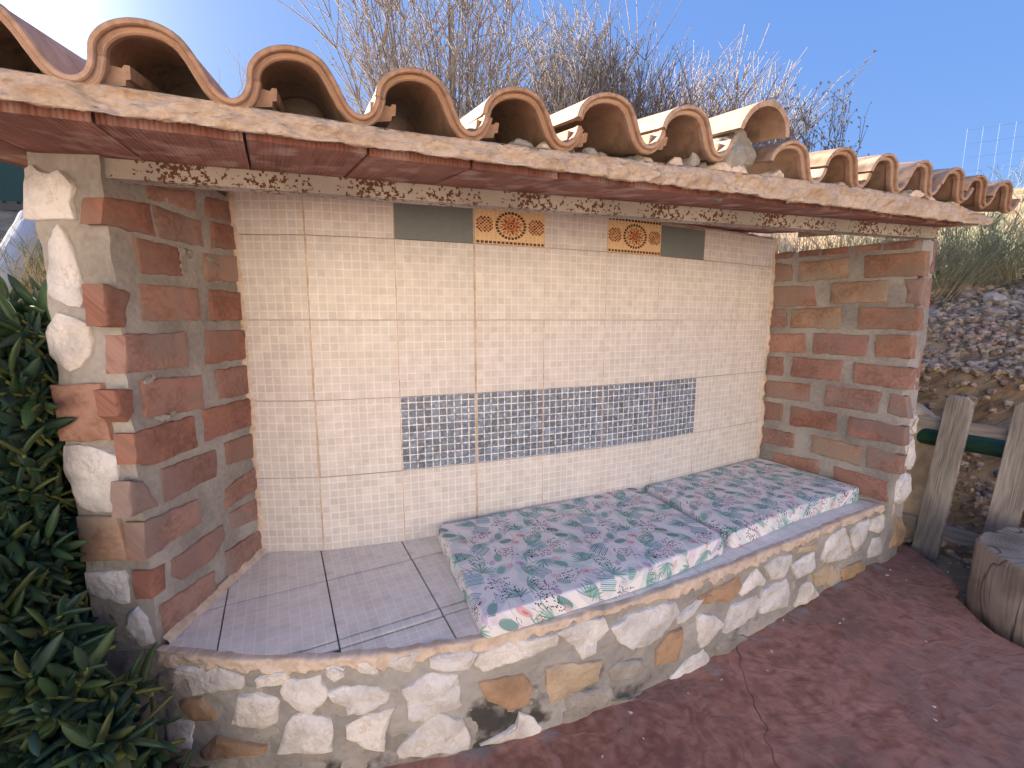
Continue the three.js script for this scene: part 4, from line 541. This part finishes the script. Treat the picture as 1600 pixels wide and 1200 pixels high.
// ---------- picket fence with rails and green pole ----------
const FD = [0.516, -0.857];                                                 // fence runs right and towards the viewer
{
  const f = top('picket_fence', new THREE.Group(), 'low fence of weathered grey wooden pickets beside the stump', 'fence');
  const base = [2.36, 2.40], rot = Math.atan2(FD[1], FD[0]);
  const P = (s, y, w) => V(base[0] + FD[0] * s - FD[1] * w * -1, y, base[1] + FD[1] * s + FD[0] * w);
  const mk = (g) => { g.rotateY(rot); return g; };
  for (let k = 0; k < 5; k++) {
    const w = 0.105, h = 0.93 + rr(-0.02, 0.02), sh = new THREE.Shape([[-w / 2, 0], [w / 2, 0], [w / 2, h - 0.03], [w / 2 - 0.03, h], [-w / 2 + 0.02, h], [-w / 2, h - 0.02]].map(([x, y]) => new THREE.Vector2(x, y)));
    const g = new THREE.ExtrudeGeometry(sh, { depth: 0.024, bevelEnabled: true, bevelSize: 0.003, bevelThickness: 0.003, bevelSegments: 2 }); const t = part('picket', g, M.wood, f);
    const uv = g.attributes.uv; for (let i = 0; i < uv.count; i++) uv.setXY(i, uv.getX(i) + k * 0.13, uv.getY(i) + k * 0.31);
    t.position.copy(V(base[0] + FD[0] * k * 0.26, 0.0, base[1] + FD[1] * k * 0.26)); t.rotation.order = 'YXZ'; t.rotation.y = rot; t.rotation.z = -0.06 + rr(-0.015, 0.015); t.rotation.x = rr(-0.02, 0.02);
  }
  for (const [y, h] of [[0.76, 0.06], [0.16, 0.08]]) { const g = uvBox(new THREE.BoxGeometry(1.7, h, 0.03)); const uv = g.attributes.uv; for (let i = 0; i < uv.count; i++) { const a = uv.getX(i); uv.setXY(i, uv.getY(i), a); } const t = part('rail', g, M.wood, f); t.position.copy(V(base[0] + FD[0] * 0.66 + 0.02, y, base[1] + FD[1] * 0.66 + 0.012)); t.rotation.y = rot; }
  const gp = top('green_pole', new THREE.Mesh(new THREE.CapsuleGeometry(0.046, 1.7, 8, 24), M.green), 'dark green painted round pole running behind the pickets', 'pole');
  gp.rotation.order = 'YXZ'; gp.rotation.y = rot; gp.rotation.z = Math.PI / 2; gp.position.copy(V(2.36 + FD[0] * 0.74 + 0.082, 0.665, 2.4 + FD[1] * 0.74 + 0.05));
}
// sloping plastered footing beside the right wall
{
  const g = new THREE.BoxGeometry(1, 1, 1, 16, 16, 8), p = g.attributes.position;
  for (let i = 0; i < p.count; i++) { const a = p.getX(i) + 0.5, y = p.getY(i) + 0.5, w = p.getZ(i), topY = lerp(1.02, 0.74, a); p.setXYZ(i, 2.13 + a * 0.42, lerp(0, topY, y) - 0.06 * (2 * w) ** 2 * y, -(2.62 - a * 0.02) + w * 0.16); }
  top('plaster_buttress', new THREE.Mesh(uvBox(rough(g, 0.008, 9, 3)), tanStones[2]), 'sloping tan plaster buttress behind the right brick wall', 'buttress');
}
// ---------- rubble on the bank ----------
const rockGeos = []; for (let k = 0; k < 5; k++) { const g = new THREE.IcosahedronGeometry(1, 2); g.deleteAttribute('normal'); g.deleteAttribute('uv'); const h = mergeVertices(g); rough(h, 0.34, 1.1, k * 5.1); h.scale(1, 0.6, 0.8); rockGeos.push(crease(uvBox(h, 0.3), 0.5)); }
const rockMats = [[0.52, 0.43, 0.33], [0.6, 0.53, 0.45], [0.4, 0.3, 0.21], [0.5, 0.37, 0.26]].map((c) => mat({ color: lin(...c), map: stoneMap, bumpMap: stoneBump, bumpScale: 0.006 }));
{
  const put = (X, Z, s, o) => { o.position.copy(V(X, bankY(X, Z) + s * 0.15, Z)); o.scale.setScalar(s); o.rotation.set(rr(-0.4, 0.4), rr(0, 6), rr(-0.4, 0.4)); };
  const spot = () => { const s = rr(-0.5, 1.6), e = rnd() < 0.62 ? rr(0.7, 1.9) : rr(0.02, 0.7); return [2.36 + FD[0] * s + 0.857 * e, 2.46 + FD[1] * s + 0.515 * e]; };
  for (let i = 0; i < 60; i++) { const m = new THREE.Mesh(rockGeos[i % 5], rockMats[i % 4]); const [X, Z] = spot(); put(X, Z, rr(0.03, 0.075), m); top('rubble_stone', m, 'rough pale stone of the rubble on the bank behind the pickets', 'stone', 'rubble stones on the right bank'); }
  const inst = new THREE.InstancedMesh(rockGeos[1], rockMats[0], 7000), o = new THREE.Object3D(), c = new THREE.Color();
  for (let i = 0; i < 7000; i++) { const [X, Z] = i < 5500 ? spot() : [rr(2, 5), rr(2.4, 5)]; put(X, Z, i < 5500 ? rr(0.006, 0.03) : rr(0.01, 0.04), o); o.updateMatrix(); inst.setMatrixAt(i, o.matrix); const t = rr(0.55, 1.3); c.setRGB(t, t * rr(0.85, 1), t * rr(0.75, 1)); inst.setColorAt(i, c); }
  top('gravel', inst, 'loose gravel and earth clods strewn over the bank', 'gravel', null, 'stuff');
}
// ---------- dry shrubs on the hillside ----------
function twigs(list, sides = 3) {                                   // list of {pts:[Vector3], r0, r1}
  const pos = [], idx = [], X = new THREE.Vector3(), Y = new THREE.Vector3(), D = new THREE.Vector3();
  for (const { pts, r0, r1 } of list) {
    const o = pos.length / 3, n = pts.length;
    for (let k = 0; k < n; k++) { D.subVectors(pts[Math.min(n - 1, k + 1)], pts[Math.max(0, k - 1)]).normalize(); X.set(D.y, -D.x, 0.3).cross(D).normalize(); Y.crossVectors(D, X); const r = lerp(r0, r1, k / (n - 1)); for (let s = 0; s < sides; s++) { const a = s / sides * 6.283; pos.push(pts[k].x + r * (X.x * Math.cos(a) + Y.x * Math.sin(a)), pts[k].y + r * (X.y * Math.cos(a) + Y.y * Math.sin(a)), pts[k].z + r * (X.z * Math.cos(a) + Y.z * Math.sin(a))); } }
    for (let k = 0; k < n - 1; k++) for (let s = 0; s < sides; s++) { const a = o + k * sides + s, b = o + k * sides + (s + 1) % sides; idx.push(a, b, b + sides, a, b + sides, a + sides); }
  }
  return geom(pos, idx);
}
const twigMats = { grey: [0.38, 0.325, 0.28], dark: [0.22, 0.18, 0.15], pink: [0.5, 0.39, 0.34], straw: [0.55, 0.44, 0.27], green: [0.2, 0.22, 0.1], sage: [0.3, 0.33, 0.22] };
for (const k in twigMats) twigMats[k] = mat({ color: lin(...twigMats[k]) });
function arc(a, dir, L, n, droop, wob) { const pts = [a.clone()], d = dir.clone().normalize(), p = a.clone(); for (let i = 1; i < n; i++) { d.x += rr(-wob, wob); d.z += rr(-wob, wob); d.y -= droop / n; d.normalize(); p.addScaledVector(d, L / (n - 1)); pts.push(p.clone()); } return pts; }
function bush(name, label, X, Z, { h, spread, n, lean = [0, 0], tw = 3, m1 = 'grey', m2 = 'pink', r = 0.006, base = 0.25, y0, heads = 0, group = 'dry shrubs above the roof', cat = 'shrub' }) {
  const g = top(name, new THREE.Group(), label, cat, group), st = [], tg = [], hd = []; g.position.copy(V(X, (y0 ?? bankY(X, Z)) - 0.05, Z));
  for (let i = 0; i < n; i++) {
    const a = rr(0, 6.283), q = Math.sqrt(rnd()), s = q * spread, L = h * rr(0.6, 1) * (1 - 0.22 * q), b = new THREE.Vector3(Math.cos(a) * base * q, 0, Math.sin(a) * base * q);
    const d = new THREE.Vector3(Math.cos(a) * s + lean[0], 1, Math.sin(a) * s + lean[1]), pts = arc(b, d, L, 6, rr(-0.1, 0.25) * spread, 0.09);
    st.push({ pts, r0: r * rr(0.7, 1.2), r1: r * 0.28 });
    for (let k = 0; k < tw; k++) { const j = 2 + Math.floor(rnd() * 4), p = pts[j], e = new THREE.Vector3(d.x + rr(-0.8, 0.8), 1, d.z + rr(-0.8, 0.8)), t = arc(p, e, h * rr(0.1, 0.26), 4, rr(-0.2, 0.5), 0.16); tg.push({ pts: t, r0: r * 0.5, r1: r * 0.25 }); if (rnd() < heads) hd.push(t[3], t[2]); }
    if (rnd() < heads) hd.push(pts[5]);
  }
  part('stems', twigs(st), twigMats[m1], g); part('twigs', twigs(tg), twigMats[m2], g);
  if (hd.length) { const gs = hd.map((p, i) => { const k = new THREE.OctahedronGeometry(1, 0); k.deleteAttribute('uv'); k.scale(rr(0.004, 0.01), rr(0.008, 0.02), rr(0.004, 0.01)); k.rotateZ(rr(-1, 1)); k.translate(p.x + rr(-0.02, 0.02), p.y, p.z + rr(-0.02, 0.02)); return k; }); part('seed_heads', mergeGeometries(gs), twigMats[heads > 0.8 ? 'dark' : 'pink'], g); }
  return g;
}
bush('broom_shrub', 'tall bare shrub with feathery pinkish seed heads behind the middle roof tiles', -0.62, 4.7, { h: 3.0, spread: 0.36, n: 95, tw: 11, r: 0.012, heads: 0.7, base: 0.4, m1: 'dark', m2: 'grey' });
bush('broom_shrub', 'dense grey shrub at the foot of the tall feathery one', -0.3, 4.5, { h: 1.45, spread: 0.42, n: 240, tw: 9, r: 0.009, base: 0.6, m1: 'dark', m2: 'grey', heads: 0.05 });
bush('broom_shrub', 'pale green-tipped upright shrub in the middle above the roof', 0.62, 4.6, { h: 2.3, spread: 0.14, n: 150, tw: 11, r: 0.009, base: 0.16, m1: 'dark', m2: 'grey' });
bush('broom_shrub', 'thin stalks with small flower heads rising from the middle shrub', 0.62, 4.75, { h: 2.9, spread: 0.22, n: 14, tw: 6, r: 0.009, base: 0.25, m1: 'grey', m2: 'grey', heads: 0.7 });
bush('broom_shrub', 'dark bushy shrub just right of the pale green-tipped one', 1.0, 4.6, { h: 2.0, spread: 0.2, n: 190, tw: 11, r: 0.009, base: 0.22, lean: [0.05, 0], m1: 'dark', m2: 'dark' });
bush('broom_shrub', 'straw-coloured wispy shrub between the two dark ones', 1.5, 4.7, { h: 2.05, spread: 0.22, n: 110, tw: 10, r: 0.008, base: 0.2, m1: 'straw', m2: 'pink' });
bush('broom_shrub', 'wide fan-shaped grey shrub leaning right behind the ridge tile', 1.85, 4.7, { h: 1.9, spread: 0.34, n: 260, tw: 13, r: 0.009, base: 0.25, lean: [0.14, 0], m1: 'dark', m2: 'grey' });
bush('seedhead_plant', 'small plant with dark seed heads above the low right tiles', 2.5, 4.0, { h: 1.2, y0: 2.15, spread: 0.2, n: 30, tw: 5, r: 0.006, base: 0.22, m1: 'dark', m2: 'dark', heads: 0.9, group: 'seed plants by the roof', cat: 'plant' });
bush('grass_tuft', 'wispy dry grass showing between the left roof tiles', -1.75, 3.9, { h: 1.15, spread: 0.5, n: 130, tw: 3, r: 0.004, base: 0.9, m1: 'sage', m2: 'straw', group: 'dry grasses', cat: 'grass' });
bush('grass_tuft', 'yellow-green grass low behind the fourth and fifth tiles', -0.1, 3.9, { h: 1.05, spread: 0.4, n: 260, tw: 3, r: 0.0035, base: 0.5, m1: 'sage', m2: 'straw', group: 'dry grasses', cat: 'grass' });
bush('olive_shrub', 'grey-green leafy shrub on the bank right of the alcove', 4.15, 4.1, { h: 0.9, spread: 0.8, n: 420, tw: 9, r: 0.004, base: 0.6, m1: 'sage', m2: 'sage', group: 'shrubs on the right bank' });
bush('olive_shrub', 'pale dry shrub on the bank at the edge of the right wall', 3.45, 4.2, { h: 0.8, spread: 0.8, n: 320, tw: 8, r: 0.004, base: 0.5, m1: 'straw', m2: 'sage', group: 'shrubs on the right bank' });
bush('olive_shrub', 'yellowish sunlit shrub lower on the right bank', 4.3, 3.75, { h: 0.5, spread: 0.9, n: 260, tw: 7, r: 0.004, base: 0.5, m1: 'straw', m2: 'sage', group: 'shrubs on the right bank' });
bush('grass_tuft', 'dry straw seen through the gap above the right brick wall', 2.7, 4.4, { h: 0.6, spread: 0.8, n: 420, tw: 3, r: 0.004, base: 0.9, m1: 'straw', m2: 'straw', group: 'dry grasses', cat: 'grass' });
bush('grass_tuft', 'sunlit dry grass on the slope left of the alcove', -2.15, 2.25, { h: 0.36, spread: 1.1, n: 520, tw: 3, r: 0.003, base: 0.6, m1: 'straw', m2: 'green', group: 'dry grasses', cat: 'grass' });
{ // stake in the tall shrub
  const g = new THREE.CylinderGeometry(0.028, 0.034, 3.2, 14, 6); const t = top('wooden_stake', new THREE.Mesh(uvBox(rough(g, 0.003, 6)), M.wood), 'pale wooden stake standing in the tall feathery shrub', 'stake'); t.position.copy(V(-0.6, 2.85, 5.0)); t.rotation.z = 0.01;
}
{ // wire fence on the right, with a pale green post; three wires behind the shrubs
  const f = top('wire_fence', new THREE.Group(), 'wire mesh fence with a pale green post above the right bank', 'fence'), ws = [], A = V(5.7, 0, 6.0), B = V(9.5, 0, 3.9), y0 = 2.1;
  for (let k = 0; k <= 30; k++) { const p = A.clone().lerp(B, k / 30); ws.push({ pts: [p.clone().setY(y0 - 0.6), p.clone().setY(y0 + 1.6)], r0: 0.0014, r1: 0.0014 }); }
  for (let k = 0; k <= 12; k++) ws.push({ pts: [A.clone().setY(y0 - 0.4 + k * 0.165), B.clone().setY(y0 - 0.4 + k * 0.165)], r0: 0.0014, r1: 0.0014 });
  part('mesh_wire', twigs(ws), mat({ color: lin(0.2, 0.24, 0.22), roughness: 0.5, metalness: 0.5 }), f);
  const post = part('post', new THREE.CylinderGeometry(0.035, 0.035, 2.2, 16), mat({ color: lin(0.42, 0.5, 0.38), roughness: 0.6 }), f); post.position.copy(V(4.72, 1.75, 4.05));
}
// ---------- left: rail, slatted fence ----------
{
  const r = top('timber_rail', new THREE.Mesh(uvBox(rough(new THREE.CylinderGeometry(0.045, 0.05, 1.5, 20, 12), 0.004, 7)), mat({ color: lin(0.62, 0.6, 0.56), bumpMap: rep(woodBump, 0.25, 0.6), bumpScale: 0.003 })), 'grey round timber rail slanting up behind the left pier', 'rail');
  const a = V(-1.72, 1.3, 1.45), b = V(-2.3, 1.79, 2.22), d = b.clone().sub(a).normalize(); r.quaternion.setFromUnitVectors(new THREE.Vector3(0, 1, 0), d); r.position.copy(b).addScaledVector(d, -0.7);
  const f = top('slat_fence', new THREE.Group(), 'dark slatted screen far behind the left pier', 'fence'), slat = new THREE.BoxGeometry(0.07, 1.4, 0.02), dm = mat({ color: lin(0.09, 0.085, 0.08) }), net = mat({ color: lin(0.02, 0.06, 0.06) });
  for (let k = 0; k < 14; k++) { const s = part('slat', slat, dm, f); s.position.set(k * 0.1, 0, 0); }
  const p = part('netting', new THREE.BoxGeometry(1.5, 0.7, 0.015), net, f); p.position.set(0.65, 1.0, -0.03); const bar = part('rail', new THREE.BoxGeometry(1.5, 0.06, 0.04), dm, f); bar.position.set(0.65, 0.64, 0.035);
  f.position.copy(V(-5.3, 1.7, 4.0)); f.rotation.y = 0.35;
}
// ---------- house behind the viewer, whose sunlit wall lights the alcove ----------
{
  const h = top('white_house', new THREE.Group(), 'cream rendered house across the terrace, outside the picture', 'house');
  const wall = part('wall', new THREE.BoxGeometry(15, 3.4, 0.3), M.render, h); wall.position.set(0, 1.7, 0.15);
  const door = part('door', new THREE.BoxGeometry(1, 2.1, 0.08), M.wood, h); door.position.set(1.5, 1.05, -0.02);
  for (const x of [-3.4, 4]) { const w = part('window', new THREE.BoxGeometry(1.2, 1.2, 0.06), M.dark, h); w.position.set(x, 1.6, -0.01); }
  const roof = part('roof', new THREE.BoxGeometry(15.6, 0.15, 1.2), clays[0], h); roof.position.set(0, 3.5, 0.3);
  h.position.copy(V(0.5, 0, -4.9)); h.rotation.y = 0.15;
}
// ---------- succulent hedge on the left ----------
{
  const leafGeo = (k) => { const n = 6, sd = 6, pos = [], idx = [], L = 1; for (let i = 0; i <= n; i++) { const t = i / n, w = 0.17 * Math.pow(Math.sin(Math.PI * Math.min(1, 0.12 + t * 0.88)), 0.65) * (t > 0.98 ? 0.1 : 1), bend = k * 0.28 * t * t; for (let s = 0; s < sd; s++) { const a = s / sd * 6.283; pos.push(w * Math.cos(a), t * L, w * 0.55 * Math.sin(a) + bend); } } for (let i = 0; i < n; i++) for (let s = 0; s < sd; s++) { const a = i * sd + s, b = i * sd + (s + 1) % sd; idx.push(a, b, b + sd, a, b + sd, a + sd); } return geom(pos, idx); };
  const geos = [leafGeo(0.6), leafGeo(1.1), leafGeo(-0.2)], lm = [[0.024, 0.062, 0.026], [0.016, 0.046, 0.026], [0.036, 0.078, 0.026], [0.018, 0.052, 0.034], [0.06, 0.085, 0.026]].map((c) => mat({ color: lin(...c), roughness: 0.58 }));
  const hedge = top('succulent_hedge', new THREE.Group(), 'dark green fleshy-leaved succulent hedge at the left edge', 'hedge'), stem = [], leaves = [], o = new THREE.Object3D(), up = new THREE.Vector3(0, 1, 0);
  for (let i = 0; i < 1250; i++) {
    const y = Math.pow(rnd(), 0.9) * 1.28, zf = lerp(0.80, 1.24, clamp(y / 1.25)), Z = zf + Math.pow(rnd(), 1.6) * 0.45, xr = Z > 1.13 || y > 0.68 ? -1.27 : lerp(-0.93, -1.24, smooth(0.2, 0.72, y)), X = xr - Math.pow(rnd(), 1.4) * 0.75;
    if (Z > 1.1 && X > -1.26) continue;
    const d = new THREE.Vector3(rr(-0.2, 0.75), rr(-0.15, 0.9), rr(0.1, 0.9)).normalize(); if (y > 0.7) { d.x = Math.min(d.x, 0.15); }
    const p = V(X, y, Z), len = rr(0.09, 0.19), side = new THREE.Vector3(rr(-1, 1), rr(-1, 1), rr(-1, 1)).cross(d).normalize(), s2v = new THREE.Vector3().crossVectors(d, side);
    const end = p.clone().addScaledVector(d, len); stem.push({ pts: [p.clone().addScaledVector(d, -0.08), p, end], r0: 0.0055, r1: 0.004 });
    const pairs = 4 + Math.floor(rnd() * 2);
    for (let k = 0; k < pairs; k++) for (const sg of [-1, 1]) { const t = (k + 0.6) / pairs, q = p.clone().addScaledVector(d, len * t), ax = (k % 2 ? s2v : side).clone().multiplyScalar(sg), dir = ax.multiplyScalar(lerp(0.95, 0.45, t)).addScaledVector(d, lerp(0.35, 0.95, t)).normalize(), L = rr(0.06, 0.135) * lerp(1, 0.8, t); leaves.push({ q, dir, L, d: q.distanceTo(camera.position) }); }
  }
  const hit = (l) => { const e = l.q.clone().addScaledVector(l.dir, l.L); return [l.q, e].some((a) => a.x > -1.262 && a.x < -1.0 && -a.z > 1.17) || (e.x > -1.0 && -e.z > rimZ(e.x) - 0.03); };
  const ok = leaves.filter((l) => !hit(l)).sort((a, b) => a.d - b.d);
  const inView = (l) => { const v = l.q.clone().applyMatrix4(camera.matrixWorldInverse); return v.z < 0 && Math.abs(v.x / -v.z) < 1.14 && Math.abs(v.y / -v.z) < 0.857; };
  camera.updateMatrixWorld(); camera.matrixWorldInverse.copy(camera.matrixWorld).invert();
  let n = 0; const rest = [];
  const set = (l, ob) => { ob.position.copy(l.q); ob.quaternion.setFromUnitVectors(up, l.dir); ob.rotateY(rr(0, 6.28)); ob.scale.set(l.L * 0.76, l.L, l.L * 0.76); };
  for (const l of ok) { if (n < 280 && inView(l)) { const m = part('leaf', geos[n % 3], lm[(n * 7) % 5], hedge); set(l, m); n++; } else rest.push(l); }
  for (let k = 0; k < 3; k++) { const sub = rest.filter((_, i) => i % 3 === k), im = new THREE.InstancedMesh(geos[k], mat({ color: 0xffffff, roughness: 0.58 }), sub.length), c = new THREE.Color(); sub.forEach((l, i) => { set(l, o); o.updateMatrix(); im.setMatrixAt(i, o.matrix); const q = lm[Math.floor(rnd() * 4.4)].color; const t = rr(0.75, 1.25); c.setRGB(q.r * t, q.g * t, q.b * t); im.setColorAt(i, c); }); im.name = 'foliage'; im.userData.kind = 'stuff'; hedge.add(im); }
  part('stems', twigs(stem, 5), mat({ color: lin(0.2, 0.22, 0.06), roughness: 0.6 }), hedge);
}
{ // chips of plaster and dry bits on the terrace
  const im = new THREE.InstancedMesh(rockGeos[2], mat({ color: lin(0.6, 0.56, 0.5) }), 26), o = new THREE.Object3D();
  for (let i = 0; i < 26; i++) { const X = rr(0.2, 2.6), Z = rimZ(Math.min(X, 1.95)) - (i < 18 ? rr(0.02, 0.2) : rr(0.05, 1.1)), s = rr(0.002, 0.0055); o.position.copy(V(X, groundY(X) + 0.004, Z)); o.scale.set(s * 1.6, s, s); o.rotation.set(0, rr(0, 6), 0); o.updateMatrix(); im.setMatrixAt(i, o.matrix); }
  top('plaster_chips', im, 'tiny white plaster chips scattered on the red terrace', 'debris', null, 'stuff');
}
shade(scene);
renderer.render(scene, camera);
